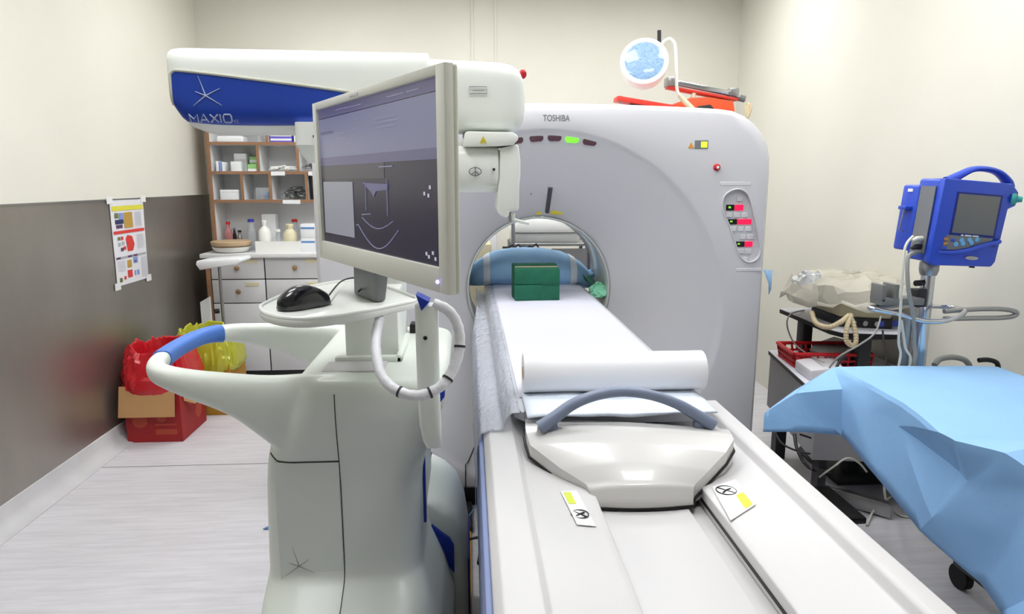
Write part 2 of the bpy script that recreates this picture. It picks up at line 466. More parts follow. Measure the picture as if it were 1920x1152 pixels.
# laser slot, warning marks
a = onfunnel(1032, 352, .002); c = onfunnel(1026, 398, .002)
sl = MB(); hw = .011
sl.tube([a, a.lerp(c, .5), c], [.011, .011, .010], 12); sl.build('laser_slot', 'slot_grey', g)
q = onfunnel(1010, 398, .002)
MB().prism([q+Vector((-.016, 0, -.012)), q+Vector((.016, 0, -.012)), q+Vector((0, 0, .016))], (0, .004, 0)).build('warning_triangle', 'label_yellow', g)
q = onfunnel(1044, 398, .002); MB().box(q.x-.03, q.x+.03, q.y-.002, q.y+.006, q.z-.012, q.z+.012).build('warning_label', 'label_yellow', g)
a = at(1290, 278, GF); 
MB().prism([a, at(1301, 278, GF), at(1295.5, 267, GF)], (0, -.002, 0)).build('warning_triangle', 'label_orange', g)
facebox(1302, 1328, 263, 279, GF, .002, 'display_frame', 'panel_grey', g)
facebox(1314, 1326, 266, 277, GF, .005, 'lit_window', 'yellow_lit', g)
q = at(1343.5, 314, GF)
MB().lathe([(.016, 0), (.016, .006), (.013, .008), (.011, .016), (.006, .018)], q, (0, -1, 0), 24).build('stop_button', 'red_plastic', g, label='red emergency stop button')
MB().lathe([(.007, .017), (.006, .0195)], q, (0, -1, 0), 16).build('button_centre', 'label_white', g)
q = onfunnel(996, 364, .002); MB().lathe([(.004, 0), (.004, .004)], q, (0, -1, 0), 12).build('screw', 'chrome', g)
# bore liner: glossy ring
ln = MB(); Rl = GR-.004
prof = [(GR+.004, 3.437), (Rl, 3.437), (Rl-.003, 3.445), (Rl-.003, 3.84), (GR+.004, 3.85)]
ln.loft([[Vector((GX+r*math.cos(a), y, GZ+r*math.sin(a))) for a in ANG] for r, y in prof], cap=False)
ln.build('bore_liner', 'liner', g)
MB().tube([Vector((GX+(GR)*math.cos(a), 3.448, GZ+(GR)*math.sin(a))) for a in ANG], .006, 8, closed=True).build('bore_ring', 'liner_edge', g)
# lower seams and plinth
sl = MB()
pts = [onfunnel(x, y, .0005) for x, y in ((903, 808), (890, 838), (878, 866))] + [at(873, 872, GF-.0005), at(873, 915, GF-.0005)]
sl.tube(pts, .003, 6); sl.build('panel_seam', 'dark', g)
MB().box(GX-1.0, GX+1.0, GF+.05, GB-.05, 0, .125, .005).build('plinth', 'black', g)
# side fin (pale blue paper slip on the right flank)
p = at(1443, 506, 3.24)
MB().add([p+Vector((-.03,0,0)), p+Vector((.018,.01,-.005)), p+Vector((.02,.012,-.1)), p+Vector((.006,.004,-.125)), p+Vector((.0,0,-.07))], [(0,1,2,3,4)]).build('paper_slip', 'pillow_blue', g, solid=.002, label='pale blue paper slip')

# ------------------------------------------------------------------ scanner table
TX = 0.372
t = thing('ct_patient_table', 'long off-white CT patient table with grey-blue end handle', 'patient table', (TX, 1.8, 0))
Y0, Y1 = 0.35, 3.12
def ext(poly, y0, y1): return [(x, y0, z) for x, z in poly]
MB().prism([(.10, Y0, .12), (.64, Y0, .12), (.66, Y0, .80), (.08, Y0, .80)], (0, Y1-Y0-.25, 0), .02).build('pedestal', 'table_grey', t)
MB().box(.035, .71, Y0, Y1-.1, 0, .13, .02).build('foot_plate', 'dark', t)
# side rails with stepped inner ledge
lp = [(.035, .80), (.030, .965), (.045, .980), (.105, .980), (.118, .966), (.245, .950), (.262, .946), (.262, .80)]
MB().prism([(x, Y0, z) for x, z in lp], (0, 1.85-Y0, 0), .003).build('side_rail', 'table_white', t)
rp_ = [(.498, .80), (.498, .946), (.515, .950), (.655, .957), (.662, .975), (.670, .980), (.705, .980), (.715, .965), (.712, .80)]
MB().prism([(x, Y0, z) for x, z in rp_], (0, 1.85-Y0, 0), .003).build('side_rail', 'table_white', t)
MB().box(.03, .705, 1.84, Y1, .80, .955, .012).build('rear_deck', 'table_white', t)
MB().box(.262, .458, Y0, 1.6, .84, .918, .002).build('channel_floor', 'table_white', t)
MB().box(.4585, .497, Y0, 1.6, .80, .906, .001).build('slide_track', 'table_grey', t)
MB().box(.4962, .4988, Y0, 1.4, .917, .924).build('track_groove', 'black', t)
MB().box(.018, .034, Y0, Y1-.05, .42, .955, .006).build('side_skirt', 'table_blue', t, label='grey-blue side skirt')
MB().box(.708, .724, Y0, Y1-.05, .42, .90, .006).build('side_skirt', 'table_blue', t)
# end cover: a shield that slopes down to the channel
CROWS = [(0, (985,786), (1366,806), 1.012), (.14, (985,800), (1372,815), 1.018), (.24, (987,812), (1376,824), 1.014), (.36, (994,835), (1362,848), 1.003), (.60, (1050,878), (1329,883), .980),
         (.80, (1098,908), (1304,908), .962), (.86, (1105,917), (1301,914), .958), (.97, (1109,948), (1300,944), .930), (1, (1110,953), (1301,949), .922)]
CROWS = [(v, atz(a[0], a[1], z), atz(b[0], b[1], z)) for v, a, b, z in CROWS]
def coverpt(u, v):
    for i in range(len(CROWS)-1):
        if CROWS[i][0] <= v <= CROWS[i+1][0]+1e-9:
            k = (v-CROWS[i][0])/(CROWS[i+1][0]-CROWS[i][0]); l = CROWS[i][1].lerp(CROWS[i+1][1], k); q = CROWS[i][2].lerp(CROWS[i+1][2], k); break
    b = 1-(2*u-1)**2; p = l.lerp(q, u)
    p.z += .016*b*(.35+.65*math.sin(PI*min(1, v*.95)))
    p.y -= .012*b*v
    return p
nu, nv = 32, 50
cm = MB().grid(coverpt, nu, nv)
# skirt of the cover
top = [coverpt(0, j/nv) for j in range(nv+1)] + [coverpt(i/nu, 1) for i in range(1, nu+1)] + [coverpt(1, 1-j/nv) for j in range(1, nv+1)] + [coverpt(1-i/nu, 0) for i in range(1, nu)]
bot = [Vector((p.x, p.y, min(p.z-.004, max(.921, p.z-.09)))) for p in top]
cm.loft([top, bot], cap=False)
cov = cm.build('end_cover', 'cover_white', t, ang=50)
gp = MB().tube([p+Vector((0, 0, -.0)) for p in [Vector((q.x-.002 if q.x < TX else q.x+.002, q.y, max(q.z-.03, .922))) for q in top[:nv+nu+nv+1]]], .0035, 6).build('gap_seal', 'black', t)
# arched handle
hpts = [(1012, 803), (1040, 783), (1075, 758), (1120, 741), (1170, 735), (1220, 741), (1268, 757), (1305, 778), (1335, 797)]
hp = []
for i, (x, y) in enumerate(hpts):
    k = 1-abs(i-4)/4
    hp.append(at(x, y, 1.535+.05*k))
hp = catmull(hp, 6)
loops = []
for i, p in enumerate(hp):
    d = (hp[min(i+1, len(hp)-1)]-hp[max(i-1, 0)]).normalized()
    u = Vector((0, 1, -.25)).normalized(); n_ = d.cross(u).normalized()
    k = abs(i/(len(hp)-1)-.5)*2
    wd = .020+.006*k; th = .0125+.004*k**3
    loops.append([p+u*wd*math.copysign(abs(math.cos(a))**.7, math.cos(a))+n_*th*math.copysign(abs(math.sin(a))**.7, math.sin(a)) for a in [2*PI*j/16 for j in range(16)]])
hm = MB().loft(loops)
for s, i in ((1, 3), (-1, -4)):
    p = hp[i]; hm.box(p.x-.016+s*.012, p.x+.016+s*.012, p.y-.014, p.y+.016, 1.012, p.z+.002, .008)
hm.build('handle', 'handle_blue', cov, ang=50)
# safety stickers
def sticker(cor, z, cuv, yuv, rad, zf):
    c = [atz(x, y, z) for x, y in cor]
    def mp_(u, v, h=.0016):
        p = (c[0].lerp(c[1], u)).lerp(c[3].lerp(c[2], u), v); p.z = zf(p.x)+h; return p
    s = MB().prism([mp_(0,0,.0006), mp_(1,0,.0006), mp_(1,1,.0006), mp_(0,1,.0006)], (0, 0, .0010)).build('safety_sticker', 'label_white', t)
    o = mp_(*cuv)
    r = MB().tube([o+Vector((rad*math.cos(a), rad*math.sin(a), .0004)) for a in [2*PI*j/28 for j in range(28)]], .0012, 5, closed=True)
    r.tube([o+Vector((-rad*.7, rad*.7, .0004)), o+Vector((rad*.7, -rad*.7, .0004))], .0014, 5)
    r.tube([o+Vector((-rad*.5, -rad*.5, .0004)), o+Vector((0, 0, .0004)), o+Vector((rad*.55, rad*.3, .0004))], .002, 5)
    r.build('no_sitting_symbol', 'dark', s)
    u0, u1, v0, v1 = yuv
    MB().prism([mp_(u0,v0), mp_(u1,v0), mp_(u1,v1), mp_(u0,v1)], (0, 0, .0006)).build('warning_band', 'label_lime', s)
sticker(((1335,914),(1378,902),(1417,949),(1370,976)), .9525, (.42, .24), (.62, .92, .5, .95), .021, lambda x: .950+(x-.515)*.05+.0012)
sticker(((1051,925),(1081,919),(1118,985),(1082,986)), .9565, (.45, .70), (.12, .55, .05, .40), .017, lambda x: .966-(x-.118)*.126+.0012)
# cradle that runs into the bore
def cradle_ring(y, z0=.975, k=1.0):
    return [Vector((TX+x*k, y, z)) for x, z in ((-.262, 1.02), (-.258, z0+.012), (-.235, z0-.008+.01), (-.12, z0+.002), (.12, z0+.002), (.235, z0+.002), (.258, z0+.012), (.262, 1.02), (.25, 1.026), (-.25, 1.026))]
MB().loft([cradle_ring(1.66, .985, .92), cradle_ring(1.72), cradle_ring(2.5), cradle_ring(3.5), cradle_ring(4.0), cradle_ring(4.12, 1.0, .9)]).build('cradle', 'cradle_grey', t, ang=50)

# white pad / sheet laid over the cradle
def padpt(u, v):
    y = 1.76+v*2.26; x = TX-.242+.484*u
    return Vector((x, y, 1.0285+.004*math.sin(u*PI) + .0015*noise.noise(Vector((x*6, y*3, 0)))))
pm = MB().grid(padpt, 14, 40)
edge = [padpt(0, j/40) for j in range(41)] + [padpt(i/14, 1) for i in range(1, 15)] + [padpt(1, 1-j/40) for j in range(1, 41)] + [padpt(1-i/14, 0) for i in range(1, 14)]
pm.loft([edge, [Vector((p.x, p.y, 1.0265)) for p in edge]], cap=False)
tag(pm.build('table_sheet', 'pad_cloth'), 'smooth white sheet covering the narrow scanner table top', 'sheet')
# paper roll
rr = thing('paper_roll', 'thick white paper roll lying across the scanner table', 'paper roll', (TX, 1.79, 1.034))
rc = Vector((0, 1.79, 1.034+.054)); ra, rb = .142, .638
MB().lathe([(.016, 0), (.0535, 0.0), (.054, .002), (.054, rb-ra-.002), (.0535, rb-ra), (.016, rb-ra)], (ra, rc.y, rc.z), (1, 0, 0), 40).build('roll', 'paper', rr)
MB().lathe([(.016, -.001), (.018, -.001), (.018, rb-ra+.001), (.016, rb-ra+.001)], (ra, rc.y, rc.z), (1, 0, 0), 20).build('core', 'cardboard', rr)
MB().grid(lambda u, v: Vector((ra+.003+(rb-ra-.006)*u, 1.79+.0545*math.cos(-.2-v*1.37)*1.0, rc.z+.0548*math.sin(-.2-v*1.37)))
          if v < 1 else Vector((ra+.003+(rb-ra-.006)*u, 1.88, 1.036)), 6, 10).build('loose_end', 'paper', rr, solid=.0008)
# absorbent pad under the roll
def abpt(u, v):
    x = TX-.235+.475*u; y = 1.588+.19*v
    return Vector((x, y, 1.0292+.0045+.004*noise.noise(Vector((x*14, y*18, 2)))+.0025*math.sin(u*9)))
ab = MB().grid(abpt, 24, 10)
tag(ab.build('absorbent_pad', 'absorbent', solid=.004), 'crinkled pale blue absorbent pad between paper roll and handle', 'pad')
# plastic film wrapped over the left edge
def filmpt(u, v):
    y = 1.63+2.25*v; prof = [(.122, 1.0295), (.104, 1.029), (.088, 1.012), (.080, .985), (.050, .984), (.024, .975), (.012, .92), (.010, .84), (.011, .74)]
    k = u*(len(prof)-1); i = min(int(k), len(prof)-2); f = k-i
    x = prof[i][0]+(prof[i+1][0]-prof[i][0])*f; z = prof[i][1]+(prof[i+1][1]-prof[i][1])*f
    if y > 3.05 and u > .5: x = x+.05*min(1, (y-3.05)/.3)*(u-.5)*2; z = z+(u-.5)*.2*min(1, (y-3.05)/.3)
    a = .004+.006*min(1, v*1.5)
    q = Vector((x*30, y*9, z*30))
    return Vector((x-abs(noise.noise(q))*a, y, z+abs(noise.noise(q+Vector((5, 5, 5))))*a*.6))
tag(MB().grid(filmpt, 32, 110).build('plastic_film', 'film', ang=80, solid=.0008), 'crinkled clear plastic film draped over the left table edge', 'plastic film')

# blue pillow with two white tapes
pl = thing('pillow', 'blue wrapped pillow with white tape bands at the table head', 'pillow', (.345, 3.88, 1.035))
def pillow_ring(k, grow=0.0):     # k -1..1 along x
    x = .345+.362*k
    h = (1-abs(k)**2.6)**.55*.088+.018; d = (1-abs(k)**4)**.5*.13+.02
    zc = 1.045+h*.75-.026*abs(k)**2 + (.01 if k < 0 else -.012)*abs(k)
    out = []
    for j in range(24):
        a = 2*PI*j/24; c, s = math.cos(a), math.sin(a)
        p = Vector((x, 3.88+(d+grow)*c, zc+(h+grow)*math.copysign(abs(s)**.85, s)))
        f = .008*noise.noise(Vector((x*14, c*3, s*3)))*(1+abs(k))
        out.append(p+Vector((0, f*c, f*s)))
    return out
ks = [-1, -.985, -.95]+[-.9+.1*i for i in range(19)]+[.95, .985, 1]
MB().loft([pillow_ring(k) for k in ks]).build('cushion', 'pillow_blue', pl, ang=70)
for k0, k1 in ((-.74, -.64), (.60, .70)):
    MB().loft([pillow_ring(k0, .0035), pillow_ring((k0+k1)/2, .0045), pillow_ring(k1, .0035)], cap=False).build('tape_band', 'tape_white', pl, ang=70)
kn = MB(); kn.ball((.345+.35, 3.83, 1.085), (.03, .03, .02)).jitter(.016, 30)
kn.build('tied_end', 'pillow_blue', pl)
# green foam blocks
a = at(965, 565, 3.25); c = at(1050, 503, 3.25)
fb = thing('foam_block', 'dark green foam block with slit, front one of two on the table', 'foam block', ((a.x+c.x)/2, 3.285, 1.032), 'green foam blocks')
zb, zt_ = 1.0335, at(1050, 504, 3.25).z
x0, x1 = a.x, c.x; zm = (zb+zt_)/2
MB().box(x0, x1, 3.25, 3.32, zb, zm-.001, .004).build('lower_half', 'foam_green', fb)
MB().box(x0, x1, 3.25, 3.32, zm+.001, zt_, .004).build('upper_half', 'foam_green', fb)
MB().box(x0+.13, x1+.0005, 3.2485, 3.255, zm-.003, zm+.004).build('slit', 'foam_green_dark', fb)
fb2 = thing('foam_block', 'dark green foam block standing behind the slit block, slightly taller', 'foam block', ((x0+x1)/2, 3.36, 1.032), 'green foam blocks')
MB().box(x0-.006, x1-.004, 3.325, 3.40, zb, zt_+.012, .005).build('block', 'foam_green_dark', fb2)
MB().box(x0+.006, x1-.004, 3.3215, 3.326, zt_-.001, zt_+.004).build('edge_strip', 'straw', fb2)
# green mask and tubing hanging at the right of the pillow
gm = MB()
gm.grid(lambda u, v: Vector((.63+.06*u+.03*v, 3.80-.26*v, 1.10-.05*v-.05*u)) + noise.noise_vector(Vector((u*4, v*4, 1)))*.025, 12, 14)
mk = thing('crumpled_green_wrap', 'crumpled translucent green wrap hanging right of the pillow', 'plastic wrap', (.70, 3.75, .9))
gm.build('film', 'green_film', mk, ang=80, solid=.001)
MB().ball((.672, 3.5, 1.035), (.042, .05, .040), 18, 12).jitter(.03, 34).build('knot', 'mint', mk, ang=30)

# ------------------------------------------------------------------ seen through the bore
st = thing('steel_trolley', 'steel tube trolley standing behind the scanner bore', 'trolley', (.58, 4.75, 0))
zr = at(1000, 459, 4.6).z; xl = at(962, 459, 4.6).x; xr = at(1109, 459, 4.6).x
for x in (xl, xr):
    for y in (4.6, 5.05): MB().cyl((x, y, .04), (x, y, zr+(.16 if (x == xl and y < 4.7) else 0)), .013, n=12).build('post', 'steel', st)
for z in (zr, .45):
    MB().cyl((xl, 4.6, z), (xr, 4.6, z), .011, n=12).build('rail', 'steel', st); MB().cyl((xl, 5.05, z), (xr, 5.05, z), .011, n=12).build('rail', 'steel', st)
    MB().box(xl, xr, 4.61, 5.04, z-.012, z-.002).build('shelf', 'steel', st)
MB().box(at(1034, 470, 4.62).x, xr-.015, 4.615, 4.63, at(1034, 520, 4.62).z, zr-.03, .003).build('side_panel', 'steel', st)
for x in (xl, xr):
    for y in (4.6, 5.05): MB().cyl((x-.012, y, .04), (x+.012, y, .04), .04, n=16).build('caster', 'rubber', st)
wc = thing('white_lidded_case', 'white rounded case with lid on the steel trolley', 'case', (.55, 4.8, zr))
x0 = at(961, 440, 4.62).x; x1 = at(1089, 440, 4.62).x
zc1 = at(1000, 437, 4.62).z; zc2 = at(1000, 412, 4.62).z
MB().box(x0, x1, 4.66, 5.0, zr+.001, zc1-.003, .02, 3).build('body', 'bottle_white', wc)
MB().loft([rrect(x0-.006, x1+.006, 4.65, 5.01, .03, zc1), rrect(x0-.006, x1+.006, 4.65, 5.01, .03, zc1+.025), rrect(x0+.03, x1-.03, 4.68, 4.98, .03, zc2-.005), rrect(x0+.12, x1-.12, 4.75, 4.91, .03, zc2+.01)]).build('lid', 'bottle_white', wc)
for k, (px, hh) in enumerate(((985, .03), (997, .045), (1008, .02))):
    q = at(px, 462, 4.56)
tl = MB()
q = at(950, 461, 4.5)
for k in range(6):
    a = at(942+k*11, 463+random.random()*4, 4.55); tl.tube([a, a+Vector((.03, .0, .012*(k % 3))), a+Vector((.05, 0, -.01))], .007, 8)
tag(tl.build('clamp_rod', 'dark_metal'), 'dark jointed clamp rods clipped to the trolley rail behind the pillow', 'clamp')
bb = thing('blue_bin', 'royal blue bin standing right of the steel trolley behind the bore', 'bin', (1.05, 4.9, 0))
x0 = at(1113, 500, 4.75).x+.03
MB().loft([rrect(x0+.02, x0+.36, 4.77, 5.1, .04, .0), rrect(x0, x0+.40, 4.75, 5.12, .05, .86)]).build('base', 'moss', bb)
MB().loft([rrect(x0, x0+.40, 4.75, 5.12, .05, .862), rrect(x0-.03, x0+.42, 4.73, 5.14, .05, 1.15), rrect(x0-.05, x0+.40, 4.75, 5.12, .05, 1.30)]).jitter(.012, 9).build('bag', 'royal_blue', bb)
tag(MB().box(-.12, .16, 4.9, 5.3, 0, 1.16, .01).build('storage_locker', 'device_beige'), 'cream metal locker seen through the left of the bore', 'locker')
tag(MB().box(-.02, .22, 5.4, 5.8, 0, 1.3, .02).build('grey_case', 'faint_label'), 'tall pale grey case behind the cream locker', 'case')

# ------------------------------------------------------------------ robot positioning cart
r = thing('needle_robot_cart', 'white and blue needle positioning robot on a wheeled pedestal cart', 'robot', (-.35, 2.05, 0))
secs = [(.035, -.56, -.10, 1.66, 2.42, .10), (.06, -.57, -.06, 1.58, 2.44, .12), (.30, -.575, -.06, 1.56, 2.44, .13), (.41, -.576, -.09, 1.575, 2.43, .13), (.47, -.574, -.115, 1.61, 2.43, .12),
        (.505, -.572, -.130, 1.675, 2.42, .10), (.535, -.568, -.142, 1.722, 2.41, .08), (.58, -.568, -.145, 1.73, 2.40, .07), (.70, -.564, -.145, 1.73, 2.40, .07), (.80, -.560, -.14, 1.73, 2.40, .07),
        (.87, -.552, -.125, 1.722, 2.41, .08), (.93, -.535, -.10, 1.71, 2.42, .09), (1.0, -.50, -.075, 1.70, 2.42, .09), (1.06, -.47, -.062, 1.70, 2.42, .09), (1.082, -.462, -.064, 1.705, 2.415, .09), (1.094, -.455, -.075, 1.72, 2.40, .09)]
bodymb = MB().loft([rrect(x0, x1, y0, y1, rr_, z, 8) for z, x0, x1, y0, y1, rr_ in secs])
for x in (-.55, -.12):
    for y in (1.75, 2.35): MB().cyl((x-.015, y, .04), (x+.015, y, .04), .04, n=18).build('caster', 'rubber', r)
# ring handle: near arm, blue grip, far arm
ring = [(-.33, 1.80, .045, .90, 1.098), (-.42, 1.772, .045, .865, 1.102), (-.50, 1.752, .042, .895, 1.104), (-.55, 1.748, .041, .938, 1.106), (-.60, 1.755, .039, .980, 1.107), (-.66, 1.770, .037, 1.008, 1.108),
        (-.73, 1.79, .035, 1.028, 1.110), (-.80, 1.822, .032, 1.046, 1.112), (-.855, 1.865, .028, 1.055, 1.114), (-.882, 1.92, .026, 1.062, 1.116), (-.893, 1.98, .025, 1.066, 1.117),
        (-.90, 2.08, .024, 1.070, 1.118), (-.90, 2.18, .024, 1.070, 1.118), (-.892, 2.27, .025, 1.068, 1.117), (-.868, 2.34, .026, 1.060, 1.116), (-.82, 2.385, .028, 1.045, 1.114),
        (-.75, 2.40, .030, 1.03, 1.112), (-.66, 2.402, .034, 1.0, 1.110), (-.57, 2.398, .037, .96, 1.107), (-.48, 2.392, .040, .92, 1.104), (-.40, 2.388, .042, .90, 1.102)]
fine = []
for i in range(len(ring)-1):
    a, b_, c_, d_ = ring[max(i-1, 0)], ring[i], ring[i+1], ring[min(i+2, len(ring)-1)]
    for k in range(4):
        tt = k/4
        fine.append(tuple(0.5*(2*b_[m]+(c_[m]-a[m])*tt+(2*a[m]-5*b_[m]+4*c_[m]-d_[m])*tt*tt+(3*b_[m]-a[m]-3*c_[m]+d_[m])*tt**3) for m in range(5)))
fine.append(ring[-1])
def ring_sec(i, grow=0.0):
    x, y, hw, zb, zt = fine[i]; nx, ny = fine[min(i+1, len(fine)-1)], fine[max(i-1, 0)]
    d = Vector((nx[0]-ny[0], nx[1]-ny[1], 0)).normalized(); n_ = Vector((d.y, -d.x, 0))
    zc = (zb+zt)/2; h = (zt-zb)/2
    out = []
    for j in range(24):
        a = 2*PI*j/24; c, s = math.cos(a), math.sin(a); e_ = .62
        wz = hw*(1 if s > 0 else 1-.25*abs(s))
        out.append(Vector((x, y, zc)) + n_*(wz+grow)*math.copysign(abs(c)**e_, c) + Vector((0, 0, (h+grow)*math.copysign(abs(s)**e_, s))))
    return out
g0, g1 = 40, 57
bodymb.loft([ring_sec(i) for i in range(0, g0+2)]); bodymb.loft([ring_sec(i) for i in range(g1-2, len(fine))])
cbo = bodymb.build('cart_body', 'robot_white', r, ang=60)
md = cbo.modifiers.new('weld', 'REMESH'); md.mode = 'VOXEL'; md.voxel_size = .007; md.use_smooth_shade = True
md = cbo.modifiers.new('soften', 'SMOOTH'); md.factor = .5; md.iterations = 22
bpy.context.view_layer.update(); dg = bpy.context.evaluated_depsgraph_get()
nm = bpy.data.meshes.new_from_object(cbo.evaluated_get(dg)); cbo.modifiers.clear(); cbo.data = nm
nm.polygons.foreach_set('use_smooth', [True]*len(nm.polygons))
MB().loft([ring_sec(i, .0015) for i in range(g0, g1+1)]).build('hand_grip', 'grip_blue', r, ang=60, label='blue rubber hand grip')
# access panel and seams on the near face
MB().loft([[Vector((x, y, z)) for x, z in ((-.52, .53), (-.352, .53), (-.352, .872), (-.52, .872))] for y in (1.7255, 1.74)]).build('access_panel', 'robot_white', r)
from mathutils.bvhtree import BVHTree
bvh = BVHTree.FromPolygons([v.co.copy() for v in nm.vertices], [list(p.vertices) for p in nm.polygons])
def front(x, z, off=.0004):
    h = bvh.ray_cast(Vector((x, 1.2, z)), Vector((0, 1, 0)))[0]
    return Vector((x, (h.y if h else 1.73)-off, z))
s = MB().tube([front(-.349, .40+.665*i/60) for i in range(61)], .0013, 6)
s.tube([front(-.535+.186*i/24, .875 if i > 3 else .875+.004*(3-i)) for i in range(25)], .0022, 6)
s.build('panel_gap', 'seam', r)
s = MB()
for a, L in ((105, .06), (35, .035), (-25, .045), (215, .045), (160, .03)):
    a = math.radians(a); s.tube([front(-.47+L*k/4*math.cos(a), .575+L*k/4*math.sin(a), .0045) for k in range(5)], [.0013, .0011, .0009, .0007, .0004], 5)
s.build('spark_mark', 'faint_print', r)
# deck recess frame, lift column with tray
dz = 1.0945
MB().box(-.40, -.235, 1.80, 1.90, dz-.006, dz+.005, .002).build('deck_panel', 'faint_label', r)
f = MB().box(-.385, -.195, 1.905, 1.93, dz-.004, dz+.016, .005); f.box(-.213, -.195, 1.905, 2.2, dz-.004, dz+.02, .005); f.build('deck_rim', 'robot_white', r)
MB().box(-.365, -.21, 1.97, 2.14, dz-.004, 1.285, .006).build('tray_lift', 'robot_shell', r)
MB().box(-.205, -.165, 2.28, 2.34, dz-.004, dz+.03, .004).build('latch', 'black', r)
tp = [(485,575),(492,586),(518,595),(560,599),(610,596),(680,585),(740,573),(785,562),(768,552),(735,540),(702,530),(672,526),(630,528),(580,537),(530,552),(497,567)]
tpw = catmull([atz(x, y, 1.312) for x, y in tp], 4, True)
MB().prism([p+Vector((0, 0, -.020)) for p in tpw], (0, 0, .018), .005, 2).build('tray', 'robot_shell', r, ang=35)
ctr = sum(tpw, Vector())/len(tpw)
MB().tube([ctr+(p-ctr)*.975+Vector((0, 0, -.001)) for p in tpw], .005, 8, closed=True).build('tray_rim', 'robot_shell', r)
# monitor bracket and hanging post with hose
M_BL, M_BR = Vector((-.392, 1.85, 1.402)), Vector((-.032, 1.20, 1.402))
mb = (M_BL+M_BR)/2
md_ = (M_BR-M_BL).normalized(); mn = Vector((-md_.y, md_.x, 0)); mn = mn if mn.y > 0 else -mn     # points away from camera
q = M_BL.lerp(M_BR, .27)+mn*.045
br = MB().hexa([q-md_*.10+Vector((0,0,-.092)), q+md_*.05+Vector((0,0,-.092)), q+md_*.05+mn*.03+Vector((0,0,-.092)), q-md_*.10+mn*.03+Vector((0,0,-.092)),
                q-md_*.09+Vector((0,0,.16)), q+md_*.09+Vector((0,0,.16)), q+md_*.09+mn*.05+Vector((0,0,.16)), q-md_*.09+mn*.05+Vector((0,0,.16))], .008)
br.build('monitor_bracket', 'panel_grey', r); brq = q.copy()
pp = []
for z, px0, px1, yy in ((1.335, 778, 822, 1.46), (1.25, 778, 822, 1.46), (1.12, 779, 822, 1.46), (1.06, 781, 823, 1.465), (1.02, 786, 823, 1.475), (1.0, 791, 822, 1.485)):
    xa = -.120+(px0-778)*.00117; xb = -.070+(px1-822)*.00117
    pp.append(rrect(xa, xb, yy, yy+.05, .014, z))
MB().loft(pp).build('hanging_post', 'robot_white', r)
MB().lathe([(.0045, 0), (.0045, .003)], (-.098, 1.461, 1.265), (0, -1, 0), 12).build('post_hole', 'black', r)
MB().prism([at(779, 553, 1.452), at(806, 566, 1.452), at(790, 584, 1.452)], (0, .05, 0), .002).build('post_cap', 'deep_blue', r)
MB().hexa([(-.11, 1.50, 1.04), (-.08, 1.50, 1.04), (-.085, 1.74, .99), (-.12, 1.74, .99), (-.11, 1.50, 1.10), (-.08, 1.50, 1.10), (-.085, 1.74, 1.06), (-.12, 1.74, 1.06)], .005).build('post_arm', 'robot_white', r)
hose = catmull([at(x, y, yy) for x, y, yy in ((712,598,1.58),(706,625,1.55),(705,660,1.50),(716,705,1.45),(745,733,1.42),(785,742,1.41),(825,726,1.42),(850,692,1.44),(862,650,1.46),(858,610,1.47),(840,582,1.47),(812,569,1.47))], 8)
hl = MB().tube(hose, [.0115+.0006*math.sin(i*1.7) for i in range(len(hose))], 14).build('cable_hose', 'hose_white', r)
bd = MB()
for i in (33, 44, 52, 64):
    i = min(i, len(hose)-2); d = (hose[i+1]-hose[i]).normalized(); bd.tube([hose[i]-d*.0025, hose[i]+d*.0025], .0128, 14)
bd.build('hose_band', 'dark', hl)
MB().tube([hose[0]+Vector((0, 0, -.01)), hose[0]+Vector((.003, .01, .02))], .006, 8).build('wire_bundle', 'wire_green', r)
# blue trim on the right flank and fender
MB().box(-.142, -.134, 1.86, 1.88, .62, 1.0, .002).build('flank_stripe', 'deep_blue', r)
MB().loft([rrect(x0, x1, 2.06, 2.46, .05, z) for z, x0, x1 in ((.1, -.2, -.014), (.36, -.2, -.016), (.46, -.2, -.03), (.53, -.2, -.055), (.57, -.2, -.095), (.59, -.2, -.13))]).build('rear_fender', 'robot_white', r, ang=60)
sw = [(795,942),(799,968),(808,986),(826,1000),(843,1012),(851,1026),(852,1076),(838,1058),(815,1046),(800,1034),(794,1016)]
MB().prism([at(x, y, 2.045) for x, y in sw], (0, .02, 0), .001).build('fender_swoosh', 'deep_blue', r)
MB().prism([at(x, y, 1.70) for x, y in ((822,734),(834,727),(834,745),(822,760))], (0, .06, 0), .003).build('flank_trim', 'deep_blue', r)
MB().box(-.020, -.010, 2.1, 2.4, .12, .36, .003).build('flank_stripe', 'deep_blue', r)
# slender tower
MB().loft([rrect(-.325, -.215, 2.22, 2.34, .03, z) for z in (dz-.004, 1.55)]).build('tower', 'robot_shell', r)
# upper beam
def beam_sec(x, zt, zb, yf, yb, e_=.45):
    yc = (yf+yb)/2; hy = (yb-yf)/2; zc = (zt+zb)/2; hz = (zt-zb)/2
    return [Vector((x, yc-hy*math.copysign(abs(math.cos(a))**e_, math.cos(a)), zc+hz*math.copysign(abs(math.sin(a))**e_, math.sin(a)))) for a in [2*PI*j/40 for j in range(40)]]
def bz(x):   # top and bottom of the beam
    k = (x+.815)/.70
    return 1.968-.007*k, 1.739-.004*k+.075*max(0, (-.745-x)/.07)**2.2
loops = []
for dx, s in ((-.006, .80), (-.002, .90), (.006, .955), (.02, .985), (.04, 1.0), (.07, 1.0), (.085, 1.0), (.10, 1.0)):
    x = -.815+dx; a_, b_ = bz(x); zc = (a_+b_)/2; h = (a_-b_)/2*s; loops.append(beam_sec(x, zc+h, zc-h, 2.12-.13*s, 2.12+.13*s))
for i in range(1, 7):
    x = -.715+.603*i/6; a_, b_ = bz(x); loops.append(beam_sec(x, a_, b_, 1.99, 2.25))
MB().loft(loops).build('upper_beam', 'robot_shell', r, ang=50)
